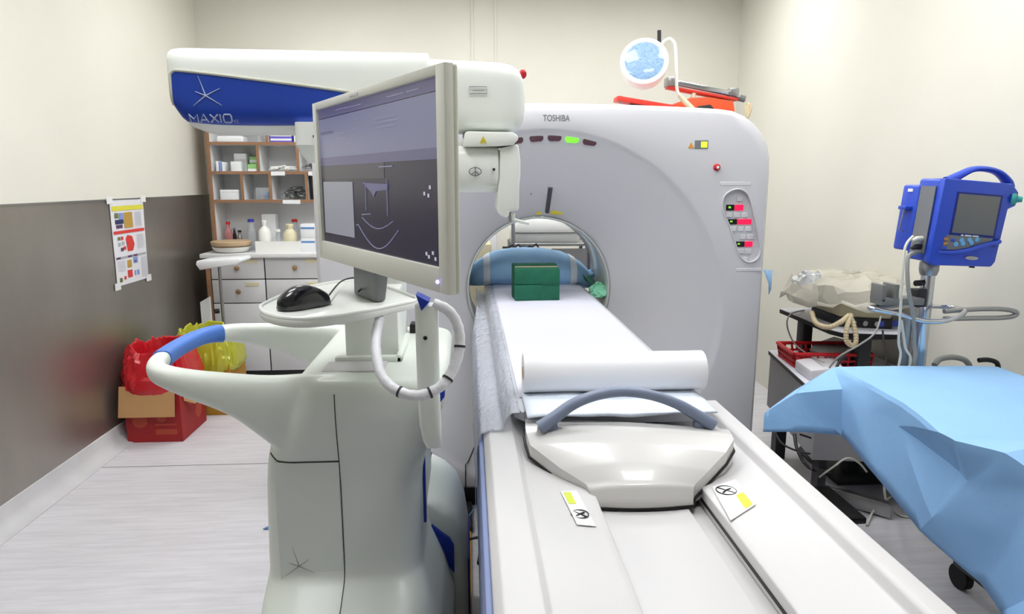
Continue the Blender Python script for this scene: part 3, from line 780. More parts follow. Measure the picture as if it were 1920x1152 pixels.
loops = [beam_sec(-.112, 1.946, 1.744, 2.0, 2.24), beam_sec(.09, 1.938, 1.742, 2.0, 2.24), beam_sec(.125, 1.932, 1.745, 2.005, 2.235), beam_sec(.148, 1.918, 1.752, 2.015, 2.225), beam_sec(.160, 1.895, 1.77, 2.03, 2.21), beam_sec(.166, 1.86, 1.80, 2.06, 2.18)]
MB().loft(loops).build('outer_beam', 'robot_shell', r, ang=50)
MB().ball(at(980, 139, 2.1), (.012, .012, .014)).build('signal_lamp', 'red_plastic', r)
def beam_y(x, z, off=0.0):
    a_, b_ = bz(x); zc = (a_+b_)/2; hz = (a_-b_)/2; k = min(1, abs((z-zc)/hz))
    c = max(0.0, 1-k**(1/.45*1.0)*1.0)
    s = k**(1/.45); s = min(1, s); cc = math.sqrt(max(0, 1-s*s))
    return 2.12-.13*cc**.45-off
# blue side panel following the beam's front
def bp_pt(x, z, off): return Vector((x, beam_y(x, z, off), z))
ptop = [(318,140),(323,134),(335,132),(400,139),(480,149),(560,159),(640,170),(720,184)]
pbot = [(326,196),(331,212),(340,225),(400,233),(480,235),(560,235),(640,235),(720,235)]
ptop = [at(x, y, 1.985) for x, y in ptop]; pbot = [at(x, y, 2.0) for x, y in pbot]
pt_, pb_ = catmull(ptop, 4), catmull(pbot, 4)
nn = len(pt_)-1
def bluegrid(u, v, off=.004):
    i = min(int(u*nn+.5), nn); a_, b_ = pt_[i], pb_[i]; x = a_.x+(b_.x-a_.x)*v; z = a_.z+(b_.z-a_.z)*v
    return bp_pt(x, z, off)
MB().grid(lambda u, v: bluegrid(u, v), nn, 16).build('side_panel', 'robot_blue', r, ang=60, solid=.002, label='blue side panel with spark mark and lettering')
bord = [bluegrid(0, v/8, .004) for v in range(9)][::-1] + [bluegrid(u/nn, 0, .004) for u in range(nn+1)] 
MB().tube(bord, .0045, 8).build('panel_border', 'monitor_side', r)
MB().tube([bluegrid(0, 1, .004)] + [bluegrid(u/nn, 1, .004) for u in range(nn+1)], .0035, 8).build('panel_border', 'monitor_side', r)
q = at(356, 229, 1.99)
LET = {'M': [[(0,0),(0,1),(.5,.4),(1,1),(1,0)]], 'A': [[(0,0),(.5,1),(1,0)], [(.2,.3),(.8,.3)]], 'X': [[(0,0),(1,1)], [(0,1),(1,0)]], 'I': [[(0,0),(0,1)]],
       'O': [[(.15,0),(.85,0),(1,.2),(1,.8),(.85,1),(.15,1),(0,.8),(0,.2),(.15,0)]]}
cx_ = q.x; s = MB()
for ch in 'MAXIO':
    for st_ in LET[ch]:
        pts = [Vector((cx_+u*.0215, 0, q.z+v*.0205)) for u, v in st_]
        s.tube([bp_pt(p.x, p.z, .0055) for p in pts], .0021, 6)
    cx_ += .0085 if ch == 'I' else .0275
s.build('lettering', 'robot_print', r)
q2 = at(437, 230, 1.99)
text_mb('V2', .013, lambda x, y: bp_pt(q2.x+x*1.0, q2.z+y*.9, .007), 0).build('lettering', 'robot_print', r)
q = at(387, 180, 1.99); s = MB()
for (x, y) in ((372, 142), (414, 166), (417, 198), (364, 199), (367, 172)):
    e_ = at(x, y, 1.99); a_ = bp_pt(q.x, q.z, .006); b_ = bp_pt(e_.x, e_.z, .006); s.tube([a_, b_], [.0018, .0006], 6)
s.build('spark_mark', 'robot_print', r)
# carriage under the beam (left joint)
MB().loft([rrect(-.478, -.20, 1.965, 2.2, .02, 1.762), rrect(-.478, -.20, 1.962, 2.2, .02, 1.70), rrect(-.470, -.205, 1.985, 2.2, .02, 1.675), rrect(-.462, -.21, 2.03, 2.2, .02, 1.655)]).build('shoulder_joint', 'robot_shell', r)
MB().loft([rrect(-.40, -.19, 2.10, 2.30, .03, z) for z in (1.50, 1.745)]).build('shoulder_carriage', 'robot_shell', r)
q = at(590, 256, 1.962); MB().lathe([(.005, 0), (.005, .003)], q, (0, -1, 0), 12).build('joint_hole', 'dark', r)
# wrist at the right end
def pxbox(x0, x1, y0, y1, ya, yb, bev, name, mat):
    a_ = at(x0, y1, ya); b_ = at(x1, y0, ya)
    return MB().box(a_.x, b_.x, ya, yb, a_.z, b_.z, bev, 3).build(name, mat, r)
q = at(905, 244, 2.1); MB().lathe([(.06, 0), (.06, .02)], (q.x, 2.1, 1.728), (0, 0, 1), 28).build('wrist_bearing', 'grey_metal', r)
a_ = at(866, 275, 1.93)
poly = [at(x, y, 1.93) for x, y in ((867,275),(871,250),(876,246),(962,248),(971,254),(972,262),(962,272),(935,274))]
MB().prism(poly, (0, .22, 0), .004).build('wrist_plate', 'robot_shell', r)
q = at(906, 263, 1.928); MB().prism([q+Vector((-.010, 0, -.008)), q+Vector((.010, 0, -.008)), q+Vector((0, 0, .011))], (0, .003, 0)).build('warning_triangle', 'label_yellow', r)
zt, zb = at(890, 270, 1.95).z, at(890, 362, 1.95).z; xa, xb = at(848, 300, 1.95).x, at(935, 300, 1.95).x
def rollsec(x, k): # rounded block in the YZ plane
    return [Vector((x, 2.04+.10*k*math.copysign(abs(math.cos(a))**.6, math.cos(a)), (zt+zb)/2+(zt-zb)/2*k*math.copysign(abs(math.sin(a))**.6, math.sin(a)))) for a in [2*PI*j/32 for j in range(32)]]
MB().loft([rollsec(xa, .93), rollsec(xa+.006, 1), rollsec(xb-.004, 1), rollsec(xb, .96)]).build('wrist_block', 'robot_shell', r, ang=50)
pxbox(846, 866, 265, 280, 1.98, 2.08, .003, 'wrist_bracket', 'monitor_side')
poly = [at(x, y, 1.94) for x, y in ((937,278),(972,270),(976,300),(976,330),(974,345),(973,395),(955,396),(954,408),(945,408),(935,402),(931,390),(936,330))]
MB().prism(poly, (0, .14, 0), .010, 3).build('wrist_arm', 'robot_shell', r)
q = at(926, 318, 1.938); MB().lathe([(.004, 0), (.004, .003)], q, (0, -1, 0), 10).build('joint_hole', 'dark', r)
q = at(891, 322, 1.936); s = MB().tube([q+Vector((.017*math.cos(a), 0, .011*math.sin(a))) for a in [2*PI*j/20 for j in range(20)]], .0012, 5, closed=True)
s.tube([q+Vector((0, 0, -.014)), q+Vector((0, 0, .014))], .0012, 5); s.tube([q+Vector((-.01, 0, -.008)), q, q+Vector((.01, 0, -.008))], .0012, 5); s.build('orientation_mark', 'grey_print', r)
a_ = [at(895-15, 163, 1.998), at(913, 163, 1.998), at(913, 176, 1.998), at(880, 176, 1.998)]
s = MB().tube([p+Vector((0, -.001, 0)) for p in a_], .0010, 5, closed=True)
c_ = at(886, 170, 1.997); d_ = at(908, 170, 1.997); s.tube([c_, d_], .0008, 5); s.build('caution_mark', 'grey_print', r)
MB().cyl(at(956, 397, 1.99), at(956, 415, 1.99), .005, n=10).build('needle_stem', 'steel', r)
MB().tube([at(962, 400, 1.98), at(963, 412, 1.98), at(976, 416, 1.98), at(992, 419, 1.98)], [.006, .006, .005, .005], 10).build('needle_guide', 'robot_shell', r)

# ------------------------------------------------------------------ monitor on the cart
m_ = thing('flat_screen_monitor', 'white framed flat screen monitor showing a dark grey scan image', 'monitor', (mb.x, mb.y, 1.40))
W = (M_BR-M_BL).length; Hh = .395
def mon(u, v, d=0.0): return M_BL+md_*(u*W)+Vector((0, 0, v*Hh))+mn*d        # u, v in 0..1; d towards the back
MB().hexa([mon(0,0,.004), mon(1,0,.004), mon(1,0,.020), mon(0,0,.020), mon(0,1,.004), mon(1,1,.004), mon(1,1,.020), mon(0,1,.020)], .006, 3).build('casing', 'monitor_side', m_)
bz_ = MB()
u0, u1, v0, v1 = .035, .955, .115, .955
for a_ in ((0, u0, 0, 1), (u1, 1, 0, 1), (u0, u1, 0, v0), (u0, u1, v1, 1)):
    ua, ub, va, vb = a_
    bz_.hexa([mon(ua,va,-.008), mon(ub,va,-.008), mon(ub,va,.01), mon(ua,va,.01), mon(ua,vb,-.008), mon(ub,vb,-.008), mon(ub,vb,.01), mon(ua,vb,.01)], .0015)
bz_.build('bezel', 'monitor_shell', m_)
MB().hexa([mon(u0,v0,.0), mon(u1,v0,.0), mon(u1,v0,.006), mon(u0,v0,.006), mon(u0,v1,.0), mon(u1,v1,.0), mon(u1,v1,.006), mon(u0,v1,.006)]).build('screen', 'screen_base', m_)
scr = [o for o in m_.children if o.name.startswith('screen')][0]
def S(u, v, d): return mon(u0+(u1-u0)*u, v0+(v1-v0)*v, d)
def srect(ua, ub, va, vb, mat, lay, name='image_area'):
    return flat(MB(), [S(ua,va,-.0006*lay), S(ub,va,-.0006*lay), S(ub,vb,-.0006*lay), S(ua,vb,-.0006*lay)]).build(name, mat, scr)
srect(0, 1, .93, 1, 'screen_top', 1, 'menu_bar')
srect(.0, 1, .64, .925, 'screen_light', 1)
srect(0, 1, .58, .64, 'screen_top', 1)
srect(0, .62, .48, .58, 'screen_mid', 1)
srect(.02, .34, .07, .46, 'screen_panel', 2)
srect(.02, .16, .90-.09, .83, 'screen_top', 2)
s = MB()
def sline(pts, wd, mb_):
    pts = [S(u, v, -.0018) for u, v in pts]
    mb_.tube(pts, wd, 5)
sline([(.36+.03*0, .16)]+[(.38+.34*i/16, .17-.14*math.sin(PI*i/16)) for i in range(17)], .0009, s)
sline([(.42+.26*i/12, .22-.06*math.sin(PI*i/12)) for i in range(13)], .0008, s)
sline([(.46, .46), (.46, .27)], .0008, s); sline([(.64, .47), (.64, .25)], .0008, s); sline([(.42, .24), (.50, .25)], .001, s)
s.build('scan_outline', 'screen_line', scr)
flat(MB(), [S(.43,.455,-.0012), S(.65,.445,-.0012), S(.645,.41,-.0012), S(.55,.40,-.0012), S(.53,.36,-.0012), S(.50,.40,-.0012)]).build('scan_shape', 'screen_dim', scr)
gl = MB()
for u, v in ((.895, .385), (.92, .375), (.93, .42), (.90, .05), (.94, .06), (.955, .03), (.915, .035)):
    flat(MB(), [S(u,v,-.0012), S(u+.012,v,-.0012), S(u+.012,v+.02,-.0012), S(u,v+.02,-.0012)]).build('icon', 'screen_glyph', scr)
gl = MB()
for u, v, L in ((.2,.962,.12),(.30,.958,.15),(.66,.958,.12),(.80,.958,.08),(.56,.845,.16),(.56,.82,.18),(.56,.79,.16),(.30,.72,.03),(.58,.55,.11),(.18,.80,.1),(.2,.76,.09),(.36,.81,.06)):
    flat(MB(), [S(u,v,-.0018), S(u+L,v,-.0018), S(u+L,v+.007,-.0018), S(u,v+.007,-.0018)]).build('text_line', 'screen_line', scr)
q = mon(.95, .05, -.009); MB().ball(q, .004, 10, 6).build('power_light', 'led_violet', m_)
MB().hexa([mon(.38,.972,-.0095), mon(.45,.972,-.0095), mon(.45,.972,-.007), mon(.38,.972,-.007), mon(.38,.984,-.0095), mon(.45,.984,-.0095), mon(.45,.984,-.007), mon(.38,.984,-.007)]).build('maker_badge', 'faint_label', m_)
bk = [mon(.15,.15,.018), mon(.6,.15,.018), mon(.6,.15,.05), mon(.15,.15,.05), mon(.15,.85,.018), mon(.6,.85,.018), mon(.6,.85,.05), mon(.15,.85,.05)]
MB().hexa(bk, .012).build('back_housing', 'monitor_side', m_)

# mouse on the tray
TZ = 1.312
mo = thing('computer_mouse', 'glossy black computer mouse on the white tray', 'mouse', (-.38, 1.70, TZ))
ca, cb = atz(540, 586, TZ), atz(628, 570, TZ)
ax = Vector((cb.x-ca.x, cb.y-ca.y, 0)); L = ax.length*1.02; ax.normalize(); nx = Vector((-ax.y, ax.x, 0))
base = Vector((ca.x, ca.y, TZ))+nx*.03
def msec(k, grow=0.0, top=1.0):
    s = L*k; wd = (.031*(1-abs(2*k-1)**3.0)**.5+.004)*(1-.12*math.sin(PI*k)) + grow; h = .052*math.sin(PI*(k*.9+.05))**.6*(1-.25*k)+.003
    return [base+ax*s+nx*wd*math.copysign(abs(math.cos(a))**.8, math.cos(a))+Vector((0, 0, .003+h*top*max(0, math.sin(a))**.8 if math.sin(a) > 0 else .001)) for a in [2*PI*j/24 for j in range(24)]]
KS = [0, .015, .05, .1, .2, .3, .4, .5, .6, .7, .8, .9, .95, .985, 1]
MB().loft([msec(k) for k in KS]).build('shell', 'mouse_black', mo, ang=60)
MB().loft([msec(k, .0015, .42) for k in KS[2:-2]]).build('side_band', 'mouse_side', mo, ang=60)
MB().cyl(base+ax*L*.78+nx*-.004+Vector((0, 0, .031)), base+ax*L*.78+nx*.004+Vector((0, 0, .031)), .007, n=14).build('wheel', 'dark', mo)
MB().tube(catmull([base+ax*L+Vector((0, 0, .012)), atz(640, 538, TZ)+Vector((0, 0, .015)), atz(668, 528, TZ)+Vector((0, 0, .012)), atz(694, 525, TZ)+Vector((0, 0, .006)), brq+Vector((-.02, 0, -.07))], 6), .0022, 8).build('cord', 'cable_black', mo)

# ------------------------------------------------------------------ trolley under the blue drape
tr = thing('instrument_trolley', 'dark framed instrument trolley hidden under the blue drape', 'trolley', (1.75, 2.05, 0))
tx0, tx1, ty0, ty1 = 1.44, 2.0, 1.42, 2.42
MB().box(tx0+.05, tx1, ty0+.14, ty1-.02, .858, .878, .004).build('tabletop', 'steel', tr)
MB().box(2.02, 2.10, 1.85, 1.95, .10, .865, .006).build('column', 'dark_metal', tr)
MB().box(1.70, 2.10, 1.86, 1.94, .83, .862, .006).build('support_arm', 'dark_metal', tr)
for x in (1.945, 2.19):
    MB().box(x-.02, x+.02, 1.45, 2.40, .085, .12, .006).build('foot_rail', 'dark_metal', tr)
    for y in (1.47, 2.37): MB().cyl((x-.016, y, .05), (x+.016, y, .05), .05, n=18).build('caster', 'rubber', tr)
MB().box(1.945, 2.19, 1.86, 1.94, .085, .125, .006).build('cross_bar', 'dark_metal', tr)

# drape: creased disposable sheet, points along its folds
DZ = .889
V = {}
def dz_(k, x, y, z): V[k] = atz(x, y, z)
def dy_(k, x, y, Y): V[k] = at(x, y, Y)
dz_('A', 1563, 687, .896); V['B'] = Vector((2.06, 2.47, .892)); V['B2'] = Vector((2.10, 2.50, .80))
dy_('A1', 1579, 729, 2.36)      # corner crease top
dy_('A2', 1579, 818, 2.36)
dy_('F1', 1432, 776, 2.44); dy_('F2', 1430, 812, 2.43)
dy_('F3', 1492, 738, 2.42); dy_('F4', 1492, 813, 2.39)
dy_('F5', 1505, 722, 2.44)
dz_('T1', 1620, 716, .898); dz_('T2', 1692, 756, .908); dz_('T3', 1760, 811, .904); dz_('T4', 1788, 826, .898)
dy_('L1', 1632, 765, 2.19); dy_('L2', 1684, 797, 2.02); dy_('L3', 1745, 843, 1.88); dy_('L4', 1801, 886, 1.74); dy_('L5', 1815, 903, 1.70)
dy_('H1', 1655, 912, 2.05); dy_('H2', 1723, 997, 1.86)
dy_('H3', 1838, 1095, 1.66); dy_('H4', 1875, 1152, 1.58)
dy_('K1', 1745, 975, 1.80); dy_('K2', 1905, 992, 1.56); dy_('K3', 1838, 918, 1.66)
V['N1'] = Vector((1.42, 1.45, .86)); V['N2'] = Vector((1.40, 1.43, .62)); V['N3'] = Vector((1.30, 1.42, .50))
V['P1'] = Vector((2.04, 1.40, .89)); V['P2'] = Vector((2.06, 1.37, .55)); V['N4'] = Vector((1.5, 1.36, .5))
V['C1'] = Vector((1.72, 2.05, .893)); V['C2'] = Vector((1.66, 1.70, .890)); V['C3'] = Vector((2.04, 1.85, .892))
dz_('W1', 1885, 850, .915); 
V['R1'] = Vector((2.12, 1.4, .6)); V['R2'] = Vector((2.12, 1.9, .6)); V['R3'] = Vector((2.12, 2.5, .6))
V['E1'] = Vector((1.75, 2.50, .75)); V['E2'] = Vector((2.08, 2.52, .74))
tris = ['A A1 T1', 'T1 A1 L1', 'T1 L1 T2', 'T2 L1 L2', 'T2 L2 T3', 'T3 L2 L3', 'T3 L3 L4', 'T3 L4 T4', 'T4 L4 L5', 'T4 L5 W1',
        'A1 A2 H1', 'A1 H1 L1', 'L1 H1 L2', 'L2 H1 H2', 'L2 H2 K1', 'L2 K1 L3', 'L3 K1 L4', 'L4 K1 L5', 'L5 K1 K3', 'K1 H2 H3', 'K1 H3 K2', 'K1 K2 K3', 'K2 H3 H4', 'K2 H4 N2',
        'L5 K3 W1', 'K3 K2 N1', 'K3 N1 W1', 'K2 N2 N1', 'H4 N3 N2', 'N2 N3 N4', 'N1 N2 N4', 'N1 N4 P2', 'N1 P2 P1',
        'A F3 A1', 'A F5 F3', 'F5 F1 F3', 'F3 F4 A2', 'F3 A2 A1', 'F1 F2 F4', 'F1 F4 F3', 'A E1 F5',
        'A T1 C1', 'T1 T2 C1', 'T2 T3 C2', 'T2 C2 C1', 'T3 T4 C2', 'T4 W1 C2', 'W1 N1 C2', 'N1 P1 C2', 'C2 P1 C3', 'C2 C3 C1', 'C1 C3 B', 'C1 B A', 'A B E2', 'A E2 E1', 'B C3 R2', 'B R2 R3', 'C3 P1 R1', 'C3 R1 R2', 'B R3 E2', 'P1 P2 R1']
keys = list(V); bm = bmesh.new(); bv = {k: bm.verts.new(V[k]) for k in keys}
for tt in tris:
    try: bm.faces.new([bv[k] for k in tt.split()])
    except ValueError: pass
bmesh.ops.subdivide_edges(bm, edges=bm.edges[:], cuts=4, use_grid_fill=True)
bmesh.ops.smooth_vert(bm, verts=bm.verts[:], factor=.2, use_axis_x=True, use_axis_y=True, use_axis_z=True)
for v in bm.verts:
    n_ = noise.noise(v.co*9)*.003+noise.noise(v.co*3.5+Vector((4, 4, 4)))*.005
    v.co += Vector((n_*.6, n_*.3, abs(n_)*.8))
drm = MB().bm(bm)
tag(drm.build('surgical_drape', 'drape_blue', ang=16, solid=.0012), 'creased light blue disposable drape covering a trolley at the right', 'drape')

# ------------------------------------------------------------------ blue patient monitor on pole
PXx, PYy = 1.845, 2.62
iv = thing('monitor_pole', 'chrome pole with tray loop carrying the blue patient monitor', 'stand', (PXx, PYy, .66))
MB().cyl((PXx, PYy, .66), (PXx, PYy, 1.285), .026, n=24).build('pole', 'chrome', iv)
MB().cyl((PXx-.045, PYy+.03, .70), (PXx-.045, PYy+.03, 1.05), .018, n=16).build('side_tube', 'steel', iv)
MB().lathe([(.03, 1.23), (.036, 1.25), (.036, 1.28), (.03, 1.288)], (PXx, PYy, 0)).build('collar', 'steel', iv)
MB().cyl((PXx-.03, PYy-.01, 1.20), (PXx-.062, PYy-.02, 1.20), .012, n=14).build('knob', 'black', iv)
MB().box(PXx-.03, PXx+.03, PYy-.03, PYy+.03, .70, .78, .008).build('pole_clamp', 'dark', iv)
MB().hexa([(PXx-.015, 2.40, .835), (PXx+.015, 2.40, .835), (PXx+.015, PYy, .72), (PXx-.015, PYy, .72), (PXx-.015, 2.40, .86), (PXx+.015, 2.40, .86), (PXx+.015, PYy, .76), (PXx-.015, PYy, .76)], .003).build('clamp_arm', 'dark_metal', iv)
YI = 2.58
loop = catmull([at(x, y, YI+dy) for x, y, dy in ((1634,579,-.06),(1690,590,-.08),(1730,602,-.10),(1770,602,-.11),(1800,592,-.08),(1808,582,0.0),(1780,576,.1),(1730,574,.12),(1680,574,.08),(1640,576,.0))], 5, True)
MB().tube(loop, .010, 10, closed=True).build('tray_loop', 'chrome', iv)
hl = [at(x, y, YI) for x, y in ((1770,598),(1830,597),(1880,596),(1903,592),(1904,585),(1880,580),(1830,580),(1770,584))]
MB().tube(catmull(hl, 4), .010, 10).build('push_handle', 'steel', iv)
# cradle bracket
q = at(1652, 535, YI)
b_ = MB(); 
for x0, x1, y0, y1 in ((1652,1664,535,568),(1675,1688,534,562),(1652,1735,560,574)):
    a_ = at(x0, y1, YI-.03); c_ = at(x1, y0, YI-.03); b_.box(a_.x, c_.x, YI-.03, YI+.05, a_.z, c_.z, .004)
b_.build('cradle_bracket', 'grey_metal', iv)
a_ = at(1718, 577, YI); c_ = at(1742, 544, YI); MB().box(a_.x, PXx-.02, YI, YI+.06, a_.z, c_.z, .006).build('clamp', 'dark', iv)

pm_ = thing('patient_monitor', 'royal blue patient monitor with grey screen and carry handle', 'patient monitor', (PXx+.1, 2.6, 1.262))
fx0, fx1 = 1.738, 2.006; fz0, fz1 = 1.290, 1.605; fy = 2.47
PIV = Vector((1.86, 2.55, 1.262)); ROT = Matrix.Translation(PIV) @ Matrix.Rotation(math.radians(4.5), 4, 'Y') @ Matrix.Translation(-PIV)
def pmb(mb_, name, mat, par=pm_, ang=40): return mb_.xf(ROT).build(name, mat, par, ang)
pmb(MB().box(fx0, fx1, fy+.02, fy+.15, fz0, fz1, .012, 3), 'housing', 'monitor_blue')
pmb(MB().box(fx0-.006, fx1-.05, fy+.13, fy+.235, fz0+.03, fz1-.025, .010, 3), 'rear_module', 'monitor_blue')
hs = [(fx0-.006, fz0), (fx0+.02, fz0-.01), (fx1-.02, fz0), (fx1-.008, fz0+.02), (fx1, fz0+.22), (fx1+.028, fz0+.235), (fx1+.03, fz0+.285), (fx1+.003, fz0+.31), (fx1, fz1), (fx0, fz1)]
pmb(MB().prism([(x, fy, z) for x, z in hs], (0, .03, 0), .006, 2), 'front_frame', 'monitor_blue')
pmb(MB().box(fx0+.055, fx1-.032, fy-.003, fy+.01, fz0+.11, fz1-.045, .002), 'screen_surround', 'monitor_blue_dark')
pmb(MB().box(fx0+.062, fx1-.042, fy-.0045, fy+.01, fz0+.118, fz1-.052, .001), 'screen', 'lcd_grey')
pmb(MB().prism([(x, fy-.003, z) for x, z in ((fx0+.035, fz0+.052), (fx0+.09, fz0+.055), (fx0+.14, fz0+.068), (fx0+.20, fz0+.09), (fx1-.04, fz0+.100), (fx1-.04, fz0+.108), (fx0+.045, fz0+.108))], (0, .01, 0)), 'key_panel', 'panel_grey')
ridge = catmull([Vector((fx0+.02, fy-.002, fz0+.042)), Vector((fx0+.08, fy-.006, fz0+.044)), Vector((fx0+.14, fy-.009, fz0+.058)), Vector((fx0+.20, fy-.010, fz0+.082)), Vector((fx0+.25, fy-.009, fz0+.096)), Vector((fx1-.02, fy-.004, fz0+.102))], 5)
pmb(MB().tube(ridge, [.006+.003*math.sin(PI*i/(len(ridge)-1)) for i in range(len(ridge))], 10), 'front_ridge', 'monitor_blue')
pmb(MB().box(fx0+.215, fx1-.025, fy-.004, fy+.01, fz0+.076, fz0+.084), 'shadow_slot', 'monitor_blue_dark')
for i, (u, v) in enumerate(((.105,.092),(.135,.096),(.165,.098),(.085,.075),(.112,.080),(.145,.085),)):
    pmb(MB().lathe([(.009, 0), (.009, .003), (.006, .004)], (fx0+u, fy-.003, fz0+v), (0, -1, 0), 14), 'key', 'key_blue')
for u, v, mt in ((.045,.092,'key_tan'),(.045,.075,'key_tan'),(.072,.090,'monitor_blue'),(.045,.060,'monitor_blue')):
    pmb(MB().box(fx0+u-.008, fx0+u+.008, fy-.006, fy, fz0+v-.006, fz0+v+.006, .002), 'key', mt)
for u, L in ((.10, .008), (.115, .025), (.145, .024)): pmb(MB().box(fx0+u, fx0+u+L, fy-.0045, fy, fz0+.1085, fz0+.1135), 'model_print', 'label_white')
pmb(MB().lathe([(.012, 0), (.012, .002)], (0, 0, 0), (0, -1, 0), 18).xf(Matrix.Translation((fx0+.16, fy-.001, fz0+.028)) @ Matrix.Diagonal((2.2, 1, .6, 1))), 'maker_badge', 'steel')
pmb(MB().lathe([(.024, 0), (.022, .012), (.012, .02), (.010, .034)], (fx1+.012, fy+.01, fz0+.26), (.75, -.65, 0), 20), 'knob', 'teal')
pmb(MB().prism([(fx0-.0075, y, z) for y, z in ((fy+.035, fz0+.03), (fy+.12, fz0+.03), (fy+.12, fz1-.03), (fy+.035, fz1-.03))], (.004, 0, 0)), 'side_panel', 'panel_grey')
hd = catmull([Vector((fx0+.06, fy+.07, fz1-.01)), Vector((fx0+.10, fy+.07, fz1+.018)), Vector((fx0+.15, fy+.07, fz1+.045)), Vector((fx0+.205, fy+.07, fz1+.05)), Vector((fx0+.255, fy+.07, fz1+.04)), Vector((fx0+.295, fy+.07, fz1+.012)), Vector((fx0+.305, fy+.07, fz1-.01))], 6)
lo = []
for i, p in enumerate(hd):
    d = (hd[min(i+1, len(hd)-1)]-hd[max(i-1, 0)]).normalized(); u = Vector((0, 1, 0)); n_ = d.cross(u)
    k = abs(2*i/(len(hd)-1)-1); lo.append([p+u*.026*math.cos(a)+n_*(.011+.012*k**3)*math.sin(a) for a in [2*PI*j/16 for j in range(16)]])
pmb(MB().loft(lo), 'carry_handle', 'monitor_blue')
pmb(MB().box(fx0-.035, fx0, fy+.15, fy+.20, fz0+.19, fz0+.205, .004), 'hook_arm', 'monitor_blue')
pmb(MB().tube([Vector((fx0-.032, fy+.16, fz0+.19)), Vector((fx0-.040, fy+.16, fz0+.11)), Vector((fx0-.02, fy+.16, fz0+.105))], .003, 6), 'wire_hook', 'steel')
pmb(MB().box(fx0-.009, fx0-.005, fy+.165, fy+.195, fz0+.262, fz0+.274), 'maker_label', 'label_white')
for x in (fx0+.06, fx1-.06): pmb(MB().cyl((x, fy+.05, fz0-.012), (x, fy+.05, fz0+.004), .01, n=12), 'foot', 'dark')
for dz2, mt in ((.085, 'cable_white'), (.055, 'dark'), (.035, 'cable_grey')):
    pmb(MB().tube([Vector((fx0-.004, fy+.06, fz0+dz2)), Vector((fx0-.035, fy+.05, fz0+dz2-.002)), Vector((fx0-.05, fy+.05, fz0+dz2-.01))], [.011, .010, .006], 10), 'plug', mt)
def cable(pts, rad, mat, name, label, sub=8):
    return tag(MB().tube(catmull(pts, sub), rad, 8).build(name, mat), label, 'cable')
cable([at(1712, 443, 2.5), at(1697, 465, 2.48), at(1692, 520, 2.46), at(1688, 590, 2.47), at(1685, 640, 2.49), at(1684, 690, 2.5), Vector((1.60, 2.52, .5))], .005, 'cable_white', 'monitor_cable', 'thin white cable hanging from the side of the blue monitor')
cable([at(1715, 475, 2.52), at(1702, 485, 2.5), at(1703, 540, 2.47), at(1712, 590, 2.48), at(1714, 640, 2.5), at(1712, 690, 2.5), Vector((1.70, 2.53, .5))], .008, 'cable_grey', 'monitor_cable', 'thicker grey cable hanging from the side of the blue monitor')
cable([at(1690, 600, 2.5), at(1697, 650, 2.5), at(1704, 690, 2.5), Vector((1.64, 2.55, .6))], .005, 'cable_white', 'monitor_cable', 'cream cable strand below the tray loop of the pole')

# ------------------------------------------------------------------ bench and equipment by the right wall
DT = .85
dk = thing('equipment_table', 'grey laminate equipment table with black edge and column leg', 'table', (2.03, 3.55, 0))
dp = [atz(1462, 579, DT), atz(1556, 618, DT), atz(1580, 624, DT), atz(1682, 627, DT), Vector((2.28, 3.35, DT)), Vector((2.28, 3.95, DT))]
MB().prism([p+Vector((0, 0, -.003)) for p in dp], (0, 0, .004)).build('tabletop', 'laminate', dk)
MB().prism([p+Vector((0, 0, -.026)) for p in dp], (0, 0, .022)).build('edge_band', 'black', dk)
MB().box(1.90, 1.955, 3.70, 3.78, .635, .825, .004).build('column', 'dark', dk)
MB().box(2.02, 2.09, 3.34, 3.42, .0, .825, .006).build('column', 'dark_metal', dk)
MB().box(1.98, 2.26, 3.36, 3.70, .785, .825, .004).build('bracket', 'dark_metal', dk)
MB().box(1.95, 2.28, 3.30, 3.75, .0, .05, .01).build('foot', 'dark_metal', dk)
lw = thing('low_cabinet', 'low grey cabinet with black edged top beside the scanner', 'cabinet', (2.0, 3.4, 0))
LT = .63
lp_ = [atz(1441, 657, LT), atz(1531, 739, LT), Vector((2.25, 2.85, LT)), Vector((2.29, 3.80, LT))]
MB().prism([p+Vector((0, 0, -.003)) for p in lp_], (0, 0, .003)).build('top', 'laminate', lw)
MB().prism([p+Vector((0, 0, -.024)) for p in lp_], (0, 0, .0205)).build('edge_band', 'black', lw)
c_ = sum(lp_, Vector())/4
MB().prism([Vector((c_.x+(p.x-c_.x)*.97, c_.y+(p.y-c_.y)*.97, .30)) for p in lp_], (0, 0, .305)).build('body', 'grey_cabinet', lw)
for px, Y in ((1452, 3.7), (1530, 3.0)): 
    MB().box(lp_[0].x+.03 if Y > 3.5 else lp_[1].x+.05, (lp_[0].x if Y > 3.5 else lp_[1].x)+.09, Y-.03, Y+.03, 0, .31).build('leg', 'dark_metal', lw)
for Y in (3.0, 3.7): MB().box(2.2, 2.26, Y-.03, Y+.03, 0, .31).build('leg', 'dark_metal', lw)
